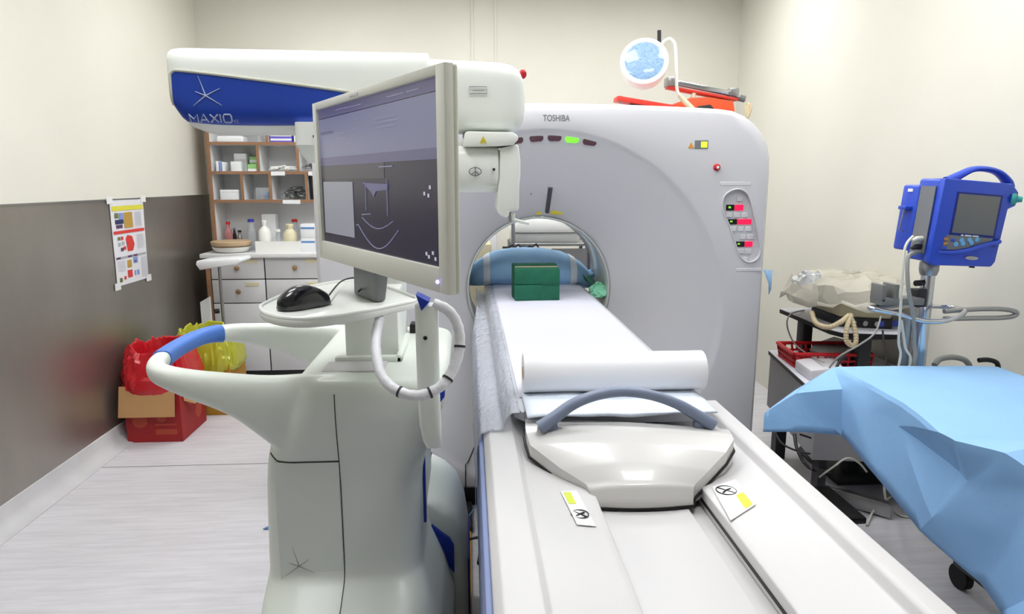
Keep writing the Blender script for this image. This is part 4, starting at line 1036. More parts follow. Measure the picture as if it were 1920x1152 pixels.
# red basket
bk_ = thing('plastic_basket', 'red perforated plastic basket on the low cabinet', 'basket', (1.93, 3.6, LT))
bq = [atz(1462, 668, LT+.0), atz(1492, 690, LT), Vector((2.10, 3.36, LT)), Vector((2.12, 3.62, LT))]
bt = [Vector((p.x+(p.x-1.98)*.06, p.y+(p.y-3.5)*.06, LT+.075)) for p in bq]
MB().prism([p+Vector((0, 0, .002)) for p in bq], (0, 0, .004)).build('bottom', 'basket_red', bk_)
for i in range(4):
    a0, a1, b0, b1 = bq[i], bq[(i+1) % 4], bt[i], bt[(i+1) % 4]
    f = MB()
    L = (a1-a0).length; n_ = max(3, int(L/.035))
    for k in range(n_+1):
        t0 = k/n_; f.tube([a0.lerp(a1, t0)+Vector((0, 0, .003)), b0.lerp(b1, t0)], .006, 6)
    for h in (.05, .5, 1.0): f.tube([a0.lerp(b0, h), a1.lerp(b1, h)], .010 if h != .5 else .006, 8)
    f.build('side', 'basket_red', bk_)
tag(MB().loft([[atz(x, y, LT+.02)+Vector((0, 0, h)) for x, y in ((1515,672),(1560,685),(1610,680),(1600,655),(1560,650),(1530,660))] for h in (0, .05)]).jitter(.02, 9).build('grey_pouch', 'grey_bag', ang=60), 'crumpled grey plastic pouch leaning in the red basket', 'bag')
a_ = atz(1492, 698, LT); 
tag(MB().prism([atz(x, y, LT+.001) for x, y in ((1490,694),(1520,716),(1580,708),(1556,682))], (0, 0, .055), .006).build('white_box', 'faint_label'), 'shallow white plastic box in front of the red basket', 'box')
# beige device under plastic
dv = thing('covered_device', 'beige medical device with ports on the equipment table', 'medical device', (2.05, 3.55, DT))
dq = [atz(1520, 592, DT+.001), atz(1575, 613, DT+.001), atz(1672, 618, DT+.001), Vector((2.26, 3.45, DT+.001)), Vector((2.22, 3.85, DT+.001))]
MB().prism(dq, (0, 0, .05), .004).build('base_unit', 'dark', dv)
MB().prism([p+Vector((.0, .012, .05)) for p in dq], (0, 0, .115), .01).build('body', 'device_beige', dv)
for k in range(3):
    p = dq[1].lerp(dq[2], .25+.22*k)+Vector((0, -.004, .025)); MB().lathe([(.014, 0), (.014, .006), (.008, .008)], p, (0, -1, 0), 14).build('port', 'steel', dv)
p = dq[1].lerp(dq[2], .8); MB().box(p.x-.02, p.x+.09, p.y-.004, p.y+.01, DT+.012, DT+.042, .002).build('blue_label', 'blue_label', dv)
# plastic cover
def covr(px0, px1): pass
base_ = [Vector((1.855, 3.85, 0)), Vector((1.845, 3.38, 0)), Vector((2.18, 3.25, 0)), Vector((2.30, 3.42, 0)), Vector((2.28, 3.88, 0))]
ring0 = catmull(base_, 8, True); cc_ = sum(ring0, Vector())/len(ring0)
lo = []
for z, s in ((DT+.115, 1.06), (DT+.14, 1.03), (DT+.18, .99), (DT+.215, .92), (DT+.235, .75), (DT+.245, .5), (DT+.25, .2), (DT+.25, .02)):
    lo.append([Vector((min(2.305, cc_.x+(p.x-cc_.x)*s), cc_.y+(p.y-cc_.y)*s, z)) for p in ring0])
pc = MB().loft(lo, cap=False); pc.jitter(.045, 8, 2.0); pc.jitter(.028, 21, 4.0); pc.jitter(.010, 55, 1.0)
for v in pc.v: v.x = min(v.x, 2.312)
tag(pc.build('plastic_dust_cover', 'plastic_cover', ang=22, solid=.001), 'creased translucent plastic cover draped over the beige device', 'plastic cover')
tag(MB().ball((1.85, 3.60, 1.03), (.055, .15, .075), 26, 16).jitter(.05, 22).jitter(.02, 60).build('crinkled_film', 'plastic_crinkle', ang=15), 'shiny crinkled clear film bunched at the left of the dust cover', 'plastic film')
# corrugated hose
def corr(pts, rad): 
    c = catmull(pts, 22); return MB().tube(c, [rad*(1+.10*math.sin(i*1.3)) for i in range(len(c))], 12)
hz = thing('breathing_hose', 'beige corrugated breathing hose looping over the table edge', 'hose', (1.93, 3.2, .75))
corr([at(1596,590,3.24), at(1588,615,3.2), at(1587,638,3.19), at(1597,648,3.19), at(1605,640,3.19), at(1602,615,3.21), at(1594,592,3.24)], .012).build('loop', 'hose_beige', hz)
corr([at(1522,586,3.45), at(1530,606,3.36), at(1553,614,3.25), at(1575,605,3.22), at(1592,592,3.24)], .013).build('run', 'hose_beige', hz)
cable([atz(1508, 582, DT), at(1482,590,3.6), at(1476,612,3.6), at(1490,645,3.6), at(1520,668,3.4), at(1545,680,3.2)], .004, 'cable_grey', 'thin_cable', 'thin grey cable looping from the equipment table over the basket')
cl_ = MB()
for k in range(4):
    c0 = Vector((2.10+.012*k, 3.0-.015*k, LT+.012+.012*k)); cl_.tube([c0+Vector(((.09-.008*k)*math.cos(a), .07*math.sin(a), .05*max(0, math.sin(a+k)))) for a in [2*PI*j/30 for j in range(30)]], .0055, 7, closed=True)
tag(cl_.build('coiled_cable', 'cable_black'), 'coil of black cable lying on the low cabinet behind the drape', 'cable')
cable([at(1655,620,3.1), at(1658,650,3.05), at(1665,690,3.0), Vector((2.02, 2.95, LT+.01))], .005, 'cable_black', 'power_cable', 'black power cable hanging from the equipment table front')
cable([at(1652,594,3.1), at(1640,625,3.05), at(1610,648,3.02), at(1575,668,3.05), at(1555,690,3.1)], .0045, 'cable_grey', 'thin_cable', 'pale grey cable sagging below the beige hose')
# tripod stand feet / dark rods in front of basket
cable([Vector((at(1552,700,3.0).x, 3.0, LT+.008)), at(1575,676,3.05), at(1592,655,3.1)], .007, 'cable_black', 'dark_rod', 'black rod leaning in front of the beige hose', 2)
# things on the floor right of the table
fr = thing('floor_equipment_base', 'low beige and black equipment base on casters under the drape', 'equipment base', (1.5, 2.7, 0))
MB().box(1.10, 1.66, 2.62, 2.90, .05, .16, .01).build('base_box', 'device_beige', fr)
MB().box(1.08, 1.68, 2.60, 2.92, .16, .19, .006).build('bumper', 'black', fr)
for x in (1.15, 1.6): MB().cyl((x-.015, 2.62, .04), (x+.015, 2.62, .04), .04, n=16).build('caster', 'rubber', fr)
MB().hexa([(1.42,2.6,.19),(1.52,2.6,.19),(1.52,2.7,.19),(1.42,2.7,.19),(1.46,2.63,.26),(1.50,2.63,.26),(1.50,2.67,.26),(1.46,2.67,.26)], .004).build('mount', 'dark', fr)
a_, b_ = atz(1545, 912, .08), atz(1672, 948, .08)
tag(MB().prism([a_, b_, b_+Vector((0, .0, -.07)), a_+Vector((0, 0, -.07))], (.01, .05, 0), .003).build('floor_rail', 'steel'), 'grey steel floor rail lying beside the scanner table', 'rail')
cable([at(1490,815,2.9), at(1494,840,2.85), at(1508,868,2.8), at(1528,882,2.75), atz(1560,885,.2)], .008, 'cable_black', 'thick_cable', 'thick black cable curving down beneath the drape corner')
cable([at(1455,815,3.2), at(1470,835,3.1), at(1510,850,3.0), at(1545,848,3.0), at(1540,830,3.0), at(1500,815,3.0)], .005, 'cable_black', 'thin_cable', 'thin black cable loop behind the drape corner')
cable([atz(1530, 900, .1), at(1560, 878, 2.5), at(1588, 860, 2.5), at(1610, 868, 2.5), at(1625, 885, 2.55)], .004, 'cable_white', 'thin_cable', 'white cable rising from the floor rail towards the drape')
cable([atz(1625,985,.01), atz(1640,955,.03), atz(1665,935,.05), atz(1685,920,.08), at(1690,890,2.3)], .005, 'cable_white', 'thin_cable', 'white cable crossing the floor under the drape edge')
cable([at(1658,905,2.1), atz(1662,940,.03), atz(1685,965,.01), atz(1720,972,.01)], .005, 'cable_white', 'thin_cable', 'second white cable curving below the drape hem')
ft = MB().grid(lambda u, v: Vector((1.22+.32*u, 1.75+.4*v, .004+.05*max(0, noise.noise(Vector((u*3, v*3, 7)))+.25))), 14, 14)
tag(ft.build('crumpled_sheet', 'grey_bag', solid=.002), 'crumpled grey plastic sheet on the floor below the drape', 'plastic sheet')
# a dark device hose hooks behind the drape
hk = thing('monitor_hose_coil', 'grey coiled hose resting behind the drape near the right wall', 'hose', (2.05, 2.62, .6))
MB().tube(catmull([at(1752,685,2.62), at(1762,674,2.64), at(1785,670,2.66), at(1808,675,2.66), at(1818,686,2.66)], 6), .012, 10).build('loop', 'cable_grey', hk)
MB().tube(catmull([at(1835,676,2.62), at(1852,675,2.62), at(1868,680,2.62), at(1872,692,2.62), at(1873,712,2.62)], 6), .010, 10).build('loop', 'cable_black', hk)

# ------------------------------------------------------------------ on top of the gantry
GTZ = 1.945
lm = thing('examination_lamp', 'white round examination lamp with blue lens on the gantry', 'lamp', (1.15, 3.7, GTZ))
q = at(1208, 115, 3.55); nrm = (Vector((0, 0, 1.55))-q); nrm = Vector((-.22, -.93, .26)).normalized()
MB().lathe([(.02, -.13), (.085, -.125), (.108, -.10), (.117, -.05), (.120, -.005), (.120, .006), (.108, .012), (.098, .006), (.02, .004)], q, nrm, 40).build('lamp_head', 'lamp_white', lm)
MB().lathe([(.001, .0165), (.04, .0155), (.075, .012), (.098, .006), (.098, .003)], q, nrm, 40).build('lens', 'lamp_lens', lm)
MB().cyl(at(1236, 80, 3.58), at(1236, 57, 3.58), .010, n=12).build('grip', 'dark', lm)
arm = catmull([at(1240, 84, 3.6), at(1247, 76, 3.6), at(1256, 73, 3.6), at(1264, 80, 3.6), at(1267, 95, 3.6), at(1268, 130, 3.6), at(1269, 165, 3.6), at(1273, 178, 3.6)], 6)
MB().tube(arm, .008, 10).build('arm', 'lamp_white', lm)
MB().tube([at(1273, 178, 3.6), at(1282, 188, 3.6), at(1302, 208, 3.6), Vector((at(1306, 212, 3.6).x, 3.6, GTZ))], [.010, .014, .014, .016], 12).build('arm_base', 'ivory', lm)
def bar(p0, p1, hw, hh, name, mat, par=None, bev=.004):
    p0, p1 = Vector(p0), Vector(p1); d = (p1-p0).normalized(); u = Vector((0, 1, 0)); n_ = d.cross(u).normalized()*hh; u = u*hw
    mb_ = MB().hexa([p0-u-n_, p1-u-n_, p1+u-n_, p0+u-n_, p0-u+n_, p1-u+n_, p1+u+n_, p0+u+n_], bev)
    return mb_.build(name, mat, par)
ob = thing('orange_strap_board', 'long red-orange splint board lying on the gantry top', 'splint board', (1.0, 3.55, GTZ))
bar(at(1154, 186, 3.5), at(1262, 204, 3.5), .05, .012, 'board', 'red_orange', ob)
MB().cyl(at(1165, 180, 3.46), at(1163, 194, 3.46), .006, n=10).build('pin', 'grey_metal', ob)
MB().box(at(1180,196,3.5).x, at(1200,196,3.5).x, 3.47, 3.53, GTZ-.02, at(1190,190,3.5).z).build('foot', 'dark', ob)
ow = thing('orange_support_wedge', 'orange foam support wedge on the gantry beside the lamp', 'support wedge', (1.3, 3.7, GTZ))
poly = [at(x, y, 3.68) for x, y in ((1238, 206), (1262, 195), (1296, 183), (1330, 182), (1376, 190), (1378, 207))]
MB().prism([p+Vector((0, -.06, 0)) if False else p for p in poly] + [Vector((poly[-1].x, 3.68, GTZ-.01)), Vector((poly[0].x, 3.68, GTZ-.01))], (0, .18, 0), .006).build('wedge', 'orange', ow)
MB().prism([at(x, y, 3.66) for x, y in ((1304, 207), (1310, 199), (1332, 196), (1342, 207))], (0, .03, 0), .002).build('slot', 'dark', ow)
hc = thing('steel_clamp_bar', 'chrome clamp bar with red underside resting on the orange wedge', 'clamp', (1.25, 3.75, 2.03))
bar(at(1262, 155, 3.72), at(1385, 180, 3.72), .03, .012, 'rail', 'chrome', hc)
bar(at(1250, 164, 3.72), at(1380, 188, 3.72), .035, .007, 'red_strip', 'red_orange', hc)
pxa = at(1250, 162, 3.7); pxc = at(1270, 145, 3.7); MB().box(pxa.x, pxc.x, 3.68, 3.76, pxa.z, pxc.z, .004).build('end_block', 'steel', hc)
pxa = at(1366, 180, 3.7); pxc = at(1384, 166, 3.7); MB().box(pxa.x, pxc.x, 3.68, 3.76, pxa.z, pxc.z, .004).build('end_block', 'steel', hc)
MB().cyl(at(1380, 182, 3.72), at(1396, 186, 3.72), .018, n=16).build('knob', 'grey_metal', hc)
MB().cyl(at(1302, 172, 3.7), at(1298, 186, 3.7), .012, n=12).build('post', 'ivory', hc)
bs = thing('dry_brush', 'small straw coloured brush at the gantry top corner', 'brush', (1.36, 3.3, 1.93))
for k in range(7):
    a_ = at(1402, 217, 3.33); a_.z = 1.905; b_ = at(1396+k*2.4, 190+abs(k-3)*2.2, 3.33+.01*(k % 3)); MB().tube([a_, a_.lerp(b_, .6), b_], [.008, .007, .002], 6).build('bristle', 'straw', bs)

# ------------------------------------------------------------------ shelf and drawer unit at the back left
SY = 5.70
sx0 = at(397, 330, SY).x-.0; sx1 = -.55
su = thing('wall_shelf_unit', 'white pigeonhole shelf unit with brown wood edges on the counter', 'shelf', ((sx0+sx1)/2, 5.85, 1.05))
zA, zB, zC = at(450, 269, SY).z, at(450, 324, SY).z, at(450, 377.5, SY).z
CT = 1.045
MB().box(sx0-.02, sx1, 5.97, 5.995, CT, 2.2).build('back_panel', 'shelf_white', su)
def board(x0, x1, y0, y1, z0, z1, vert):
    o = MB().box(x0, x1, y0+.006, y1, z0, z1).build('divider' if vert else 'shelf_board', 'shelf_white', su)
    MB().box(x0-.001, x1+.001, y0-.002, y0+.006, z0-.001, z1+.001).build('wood_edge', 'wood', o)
for z in (zA, zB, zC, 2.2): board(sx0, sx1, SY, 5.97, z-.011, z+.011, False)
board(sx0-.022, sx0, SY, 5.97, CT, 2.21, True); board(sx1, sx1+.02, SY, 5.97, CT, 2.21, True)
MB().box(sx0-.024, sx0-.021, SY-.01, 5.97, CT, 2.21).build('wood_side', 'wood', su)
def vdiv(px, py, z0, z1):
    x = at(px, py, SY).x; board(x-.01, x+.01, SY, 5.97, z0+.011, z1-.011, True)
for px in (500, 590): vdiv(px, 255, zA, 2.2)
for px in (483.5, 558): vdiv(px, 297, zB, zA)
for px in (454, 507, 575): vdiv(px, 352, zC, zB)
for px0, px1, z in ((508, 534, zB), (527, 560, zC), (578, 600, zB)):
    a_ = at(px0, 324, SY-.006); c_ = at(px1, 324, SY-.006); MB().box(a_.x, c_.x, SY-.008, SY-.003, z-.022, z+.010).build('paper_tag', 'carton_white', su)
cb_ = thing('drawer_cabinet', 'white drawer cabinet with round knobs below the shelf unit', 'cabinet', (-1.3, 5.75, 0))
cx0 = -2.07
MB().box(cx0+.03, sx1, 5.50, 5.99, .08, CT-.035).build('carcass', 'shelf_white', cb_)
MB().box(cx0, cx0+.03, 5.47, 5.99, 0, CT-.03).build('side_post', 'wood', cb_)
MB().box(cx0+.05, sx1-.03, 5.53, 5.98, 0, .08).build('plinth', 'dark', cb_)
MB().box(cx0+.03, sx1, 5.497, 5.501, .08, CT-.04).build('gap_shadow', 'black', cb_)
zr = [at(450, y, 5.48).z for y in (481, 524.5, 569, 640, 760)]
xc = [cx0+.032, at(497, 520, 5.48).x, at(612, 520, 5.48).x, sx1]
for i in range(3):
    for j in range(4):
        z1, z0 = zr[j]-.004, max(.09, zr[j+1]+.004)
        if z0 >= z1: continue
        if i == 1 and j == 2: pass
        d = MB().box(xc[i]+.005, xc[i+1]-.005, 5.482, 5.497, z0, z1, .002).build('drawer', 'drawer_white', cb_)
        kx = (xc[i]+xc[i+1])/2-.0; kz = (z0+z1)/2
        if j < 2:
            MB().lathe([(.006, 0), (.006, .012), (.020, .018), (.020, .024), (.012, .028)], (kx, 5.482, kz), (0, -1, 0), 18).build('knob', 'knob_brown', d)
            MB().box(xc[i+1]-.16, xc[i+1]-.05, 5.479, 5.483, z1-.05, z1-.022).build('name_strip', 'cream_label', d)
tag(MB().box(cx0-.03, sx1, 5.445, 5.995, CT-.033, CT, .004).build('counter_top', 'shelf_white'), 'white counter top on the drawer cabinet', 'counter top')

# items on shelves
def carton(px0, px1, py0, zfloor, Y, depth, mat, label, name='carton', cat='box', group=None, band=None):
    a_ = at(px0, py0, Y); c_ = at(px1, py0, Y); th = thing(name, label, cat, ((a_.x+c_.x)/2, Y+depth/2, zfloor), group)
    MB().box(a_.x, c_.x, Y, Y+depth, zfloor+.0005, a_.z, .002).build('box', mat, th)
    if band:
        h = a_.z-zfloor
        for f0, f1, m2 in band: MB().box(a_.x+.001, c_.x-.001, Y-.0015, Y+.01, zfloor+h*f0, zfloor+h*f1).build('printed_band', m2, th)
    return th
zf = zA+.0115
tag(MB().box(at(405,250,5.74).x, at(455,250,5.74).x, 5.72, 5.92, zf, zf+.05, .015, 3).jitter(.008, 20).build('folded_cloth', 'carton_white'), 'folded white cloth on the top left shelf', 'cloth')
q = at(486, 260, 5.76); tj = thing('small_jar', 'small pale jar on the top shelf beside folded cloth', 'jar', (q.x, 5.76, zf))
MB().lathe([(.018, 0), (.02, .004), (.02, .05), (.014, .055)], (q.x, 5.76, zf)).build('body', 'clear_plastic', tj); MB().lathe([(.016, .055), (.016, .068)], (q.x, 5.76, zf)).build('lid', 'beige', tj)
carton(506, 546, 247, zf, 5.72, .15, 'carton_violet', 'violet and white carton on the top shelf', band=[(.15, .35, 'carton_white'), (.55, .8, 'carton_white')])
carton(550, 566, 246, zf, 5.72, .15, 'carton_white', 'narrow white carton right of the violet carton', band=[(0, 1, 'print_navy')] if False else None)
zf = zB+.0115
for i, (a0, a1, m2) in enumerate(((404, 409, 'carton_white'), (410, 414.5, 'print_blue'), (415.5, 420, 'carton_white'))):
    carton(a0, a1, 302+i, zf, 5.72, .1, m2, ['thin white carton at the far left of the second shelf', 'thin blue carton between two white ones, second shelf', 'thin white carton right of the thin blue one'][i], group='thin cartons on the second shelf')
carton(432, 451, 303, zf, 5.72, .08, 'carton_white', 'small white carton in front of a taller one')
carton(438, 461, 288, zf, 5.82, .1, 'carton_white', 'taller white carton behind on the second shelf', band=[(.5, .7, 'faint_label')])
carton(464, 481, 308, zf, 5.72, .1, 'carton_green', 'pale green carton on the second shelf', band=[(.0, .35, 'carton_white')])
carton(467, 481, 294, zf, 5.83, .1, 'carton_green', 'green carton standing behind the pale green one', band=[(.6, .8, 'carton_white')])
for i in range(14):
    x = at(512+i*3, 315, 5.76).x; a_ = random.uniform(-.7, .7); L = random.uniform(.03, .05); z = zf+.012+.012*(i % 3)
    p = Vector((x, 5.75+.05*random.random(), z)); d = Vector((math.cos(a_), .5*math.sin(a_), .3*math.sin(a_*3)))*L
    p.z = max(p.z, zf+.009+abs(d.z)); 
    tag(MB().box(-L, L, -.008, .008, -.006, .006, .002).xf(Matrix.Translation(p) @ Matrix.Rotation(a_, 4, 'Z') @ Matrix.Rotation(a_*.3, 4, 'Y')).build('wrapped_syringe', 'bottle_white'),
        'white wrapped syringe in the loose pile on the second shelf', 'syringe', 'wrapped syringes on the second shelf')
def wirepile(px0, px1, py0, zfl, Y, n, label):
    a_ = at(px0, py0, Y); c_ = at(px1, py0, Y); H_ = a_.z-zfl; mbw = MB()
    for i in range(n):
        x = a_.x+(c_.x-a_.x)*(.15+.7*random.random()); z = zfl+.012+H_*.75*random.random()*(1-abs((x-(a_.x+c_.x)/2)/((c_.x-a_.x)/2))*.5)
        R_ = random.uniform(.02, .045); tl_ = random.uniform(-.8, .8); ph = random.random()*6
        pts = [Vector((x+R_*math.cos(a)*1.2, Y+.05+.05*math.sin(ph)+R_*math.sin(a)*math.cos(tl_), max(zfl+.004, z+R_*.5*math.sin(a)*math.sin(tl_)))) for a in [2*PI*j/14 for j in range(14)]]
        mbw.tube(pts, .0028, 5, closed=True)
    return tag(mbw.build('wire_coils', 'wire_steel'), label, 'coil')
wirepile(568, 602, 300, zf, 5.73, 16, 'tangled steel wire coils on the second shelf right')
zf = zC+.0115
carton(412, 447, 356, zf, 5.72, .14, 'carton_white', 'wide white box on the lower left shelf', band=[(.75, .8, 'faint_label')])
q0, q1 = at(480, 352, 5.74), at(506, 352, 5.74); ct = thing('clear_tub', 'clear plastic tub with blue contents on the lower shelf', 'tub', ((q0.x+q1.x)/2, 5.8, zf))
MB().box(q0.x, q1.x, 5.72, 5.86, zf+.0005, q0.z, .004).build('tub', 'clear_plastic', ct); MB().ball(((q0.x+q1.x)/2+.02, 5.76, zf+.035), (.035, .03, .03)).jitter(.012, 25).build('contents', 'carton_blue', ct)
wirepile(527, 573, 347, zf, 5.73, 34, 'heap of steel instruments in clear wrap on the lower shelf')
carton(581, 587, 330, zf, 5.72, .2, 'black', 'black folder standing on the lower shelf', 'folder', 'folder'); carton(588, 600, 335, zf, 5.72, .2, 'carton_white', 'white folder beside the black folder', 'folder', 'folder')
# items on the counter
CTZ = CT+.0005
q = at(431, 460, 5.56); bw = thing('bowl_stack', 'shallow beige bowl resting in a white bowl on the counter', 'bowls', (q.x, 5.57, CTZ))
MB().lathe([(.10, 0), (.12, .006), (.145, .035), (.148, .045), (.13, .045)], (q.x, 5.60, CTZ), n=32).build('white_bowl', 'bottle_white', bw)
MB().lathe([(.13, .046), (.152, .06), (.156, .085), (.150, .09), (.02, .085)], (q.x, 5.60, CTZ), n=32).build('beige_bowl', 'beige', bw)
def bottle(px, pytop, Y, rad, mat, cap, label, neck=.35, hcap=.022, name='bottle', zb_=None):
    q = at(px, pytop, Y); zb0 = CTZ if zb_ is None else zb_; H_ = q.z-zb0-hcap
    b_ = thing(name, label, 'bottle', (q.x, Y, zb0))
    MB().lathe([(rad*.9, 0), (rad, .005), (rad, H_*.68), (rad*.8, H_*.78), (rad*neck, H_*.88), (rad*neck, H_)], (q.x, Y, zb0)).build('body', mat, b_)
    MB().lathe([(rad*neck+.004, H_-.001), (rad*neck+.004, H_+hcap-.003), (rad*neck, H_+hcap)], (q.x, Y, zb0)).build('cap', cap, b_)
    return b_
bottle(427, 416, 5.80, .032, 'red_liquid', 'cap_red', 'clear bottle of red liquid with red cap behind bowls', .42)
bottle(439, 428, 5.86, .016, 'dark', 'steel', 'small dark bottle left of two near the red bottle', .5, .015); bottle(449, 432, 5.84, .018, 'steel', 'dark', 'small silver bottle right of the dark one', .6, .015)
bottle(470, 411, 5.78, .036, 'clear_plastic', 'cap_blue', 'clear bottle with blue cap on the counter', .6)
tg = at(478, 453, 5.55); th_ = at(562, 453, 5.55); ty = thing('white_tray', 'white plastic tray holding jars and jugs on the counter', 'tray', ((tg.x+th_.x)/2, 5.62, CTZ))
MB().box(tg.x+.005, th_.x-.005, 5.555, 5.755, CTZ, CTZ+.005).build('base', 'bottle_white', ty)
f = MB().box(tg.x, th_.x, 5.55, 5.555, CTZ, tg.z); f.box(tg.x, th_.x, 5.755, 5.76, CTZ, tg.z); f.box(tg.x, tg.x+.005, 5.555, 5.755, CTZ, tg.z); f.box(th_.x-.005, th_.x, 5.555, 5.755, CTZ, tg.z)
f.build('rim', 'bottle_white', ty)
bottle(495, 413, 5.62, .048, 'bottle_white', 'bottle_white', 'white jug standing in the white tray', .3, zb_=CTZ+.006, name='jug')
carton(490, 516, 402, CTZ+.0005, 5.80, .1, 'carton_white', 'white carton standing behind the white tray')
bottle(521, 430, 5.66, .022, 'clear_plastic', 'bottle_white', 'small clear jar in the white tray', .7, .02, 'jar', CTZ+.006)
bottle(543, 420, 5.65, .056, 'ivory', 'ivory', 'round cream jug in the right of the white tray', .5, .02, 'jug', CTZ+.006)
bottle(552, 411, 5.86, .034, 'clear_plastic', 'cap_red', 'clear bottle with red cap behind the cream jug', .6)
for k in range(2):
    zz = CTZ+k*.111; q = at(564, 418, 5.6)
    th = thing('striped_carton', ['white carton with blue stripe, lower of the stacked pair', 'white carton with blue stripe, upper of the stacked pair'][k], 'box', (at(577, 440, 5.6).x, 5.65, zz), 'striped cartons on the counter')
    MB().box(at(564, 440, 5.6).x, at(590, 440, 5.6).x, 5.6, 5.72, zz, zz+.109, .002).build('box', 'carton_white', th)
    MB().box(at(564, 440, 5.6).x+.001, at(590, 440, 5.6).x-.001, 5.5985, 5.61, zz+.07, zz+.085).build('stripe', 'carton_blue', th)
bottle(596, 430, 5.66, .03, 'print_navy', 'dark', 'dark bottle right of the striped cartons', .5)

# instrument stand with wrapped tray in front of the drawers
ms = thing('instrument_stand', 'thin steel stand with white wrapped tray in front of drawers', 'stand', (-1.86, 5.1, 0))
q = at(411, 500, 5.1)
MB().cyl((q.x, 5.1, .03), (q.x, 5.1, q.z), .012, n=12).build('pole', 'steel', ms)
MB().cyl((q.x-.02, 5.085, .66), (q.x-.045, 5.07, .66), .018, n=12).build('knob', 'black', ms)
for s_ in (-1, 1): MB().tube([Vector((q.x-.02, 5.1, .03)), Vector((q.x+s_*.14, 5.1+.14, .03))], .012, 8).build('foot', 'steel', ms)
wt = [at(x, y, 5.05) for x, y in ((371,496),(373,489),(410,486),(452,484),(455,489),(448,495),(410,499),(380,505))]
wt = MB().prism([Vector((p.x, 5.0, p.z)) for p in wt], (0, .25, 0), .006); wt.jitter(.008, 22); wt.build('wrapped_tray', 'carton_white', ms)
tag(MB().hexa([at(376,575,5.2)+Vector((0,0,-.6)), at(393,575,5.2)+Vector((0,0,-.6)), at(393,575,5.2)+Vector((0,.03,-.6)), at(376,575,5.2)+Vector((0,.03,-.6)),
               at(375,567,5.3), at(392,557,5.3), at(392,557,5.3)+Vector((0,.03,0)), at(375,567,5.3)+Vector((0,.03,0))]).build('white_board', 'carton_white'), 'narrow white board leaning beside the drawer cabinet', 'board')
for o in C.objects:
    if o.name.startswith('white_board'):
        pass

# ------------------------------------------------------------------ waste boxes with bags
def wastebox(name, x0, x1, y0, y1, H_, mat, bagmat, lab1, lab2, seed, tops):
    b_ = thing(name, lab1, 'box', ((x0+x1)/2, (y0+y1)/2, 0))
    MB().box(x0, x1, y0, y0+.006, .001, H_).build('side', mat, b_); MB().box(x0, x1, y1-.006, y1, .001, H_).build('side', mat, b_)
    MB().box(x0, x0+.006, y0+.006, y1-.006, .001, H_).build('side', mat, b_); MB().box(x1-.006, x1, y0+.006, y1-.006, .001, H_).build('side', mat, b_)
    MB().box(x0+.006, x1-.006, y0+.006, y1-.006, .001, .007).build('bottom', mat, b_)
    cx_, cy_ = (x0+x1)/2, (y0+y1)/2; hx, hy = (x1-x0)/2, (y1-y0)/2
    lo = []; n = 56
    prof = [(1.03, H_-.03), (1.14, H_-.05), (1.20, H_-.02), (1.2, H_+.01), (1.19, H_+.04), (1.16, H_+.07), (1.13, H_+.10), (1.10, H_+.13), (1.07, H_+.16), (1.03, H_+.185), (1.0, H_+.205), (.95, H_+.225), (.90, H_+.22), (.86, H_+.18), (.82, H_+.10), (.8, H_+.02), (.7, H_-.04)]
    n = 120
    for s_, z in prof:
        ring_ = []
        for j in range(n):
            a = 2*PI*j/n; c, s2 = math.cos(a), math.sin(a); e_ = .62
            px_ = cx_+hx*s_*math.copysign(abs(c)**e_, c); py_ = cy_+hy*s_*math.copysign(abs(s2)**e_, s2)
            f = noise.noise(Vector((c*3+seed, s2*3, z*4)))*.035+(abs(noise.noise(Vector((c*7+seed, s2*7, z*14))))-.2)*.09+(abs(noise.noise(Vector((c*16+seed, s2*16, z*34))))-.2)*.035
            p = Vector((cx_+(px_-cx_)*(1+f), cy_+(py_-cy_)*(1+f), z+tops*noise.noise(Vector((c*2.5+seed, s2*2.5, 0)))*max(0, min(1, (z-H_)*4))+f*.3))
            p.x = max(p.x, -2.185); ring_.append(p)
        lo.append(ring_)
    bag = MB().loft(lo, cap=False).build('waste_bag', bagmat, ang=25, solid=.0015)
    tag(bag, lab2, 'bag')
    return b_
rb = wastebox('waste_box', -2.135, -1.80, 4.17, 4.56, .36, 'box_red', 'bag_red', 'red cardboard waste box with open brown flap', 'crumpled red plastic bag lining the red cardboard box', 1.0, .05)
a_, c_ = at(222, 784, 4.12), at(323, 733, 4.12)
MB().hexa([(a_.x, 4.115, a_.z), (c_.x, 4.115, a_.z), (c_.x, 4.121, a_.z), (a_.x, 4.121, a_.z), (a_.x+.005, 4.150, c_.z+.02), (c_.x, 4.150, c_.z+.02), (c_.x, 4.156, c_.z+.02), (a_.x+.005, 4.156, c_.z+.02)]).build('flap', 'cardboard', rb, label='plain brown cardboard flap')
MB().hexa([(-1.795, 4.22, .25), (-1.74, 4.25, .22), (-1.735, 4.33, .24), (-1.79, 4.5, .25), (-1.797, 4.22, .37), (-1.78, 4.25, .37), (-1.78, 4.4, .37), (-1.797, 4.5, .37)]).build('flap', 'cardboard', rb)
for k, (x, z, rr_) in enumerate(((-2.05, .10, .045), (-1.92, .12, .03))):
    MB().lathe([(rr_, 0), (rr_, .001)], (x, 4.1695, z+.04), (0, -1, 0), 24).build('round_print', 'box_print', rb)
MB().box(-1.96, -1.83, 4.1685, 4.171, .05, .085).build('print_line', 'box_print', rb); MB().box(-1.96, -1.83, 4.1685, 4.171, .11, .12).build('print_line', 'box_print', rb)
for y, z in ((4.33, .24), (4.44, .12)): MB().lathe([(.05, 0), (.05, .001)], (-1.80, y, z), (1, 0, 0), 24).build('round_print', 'box_print', rb)
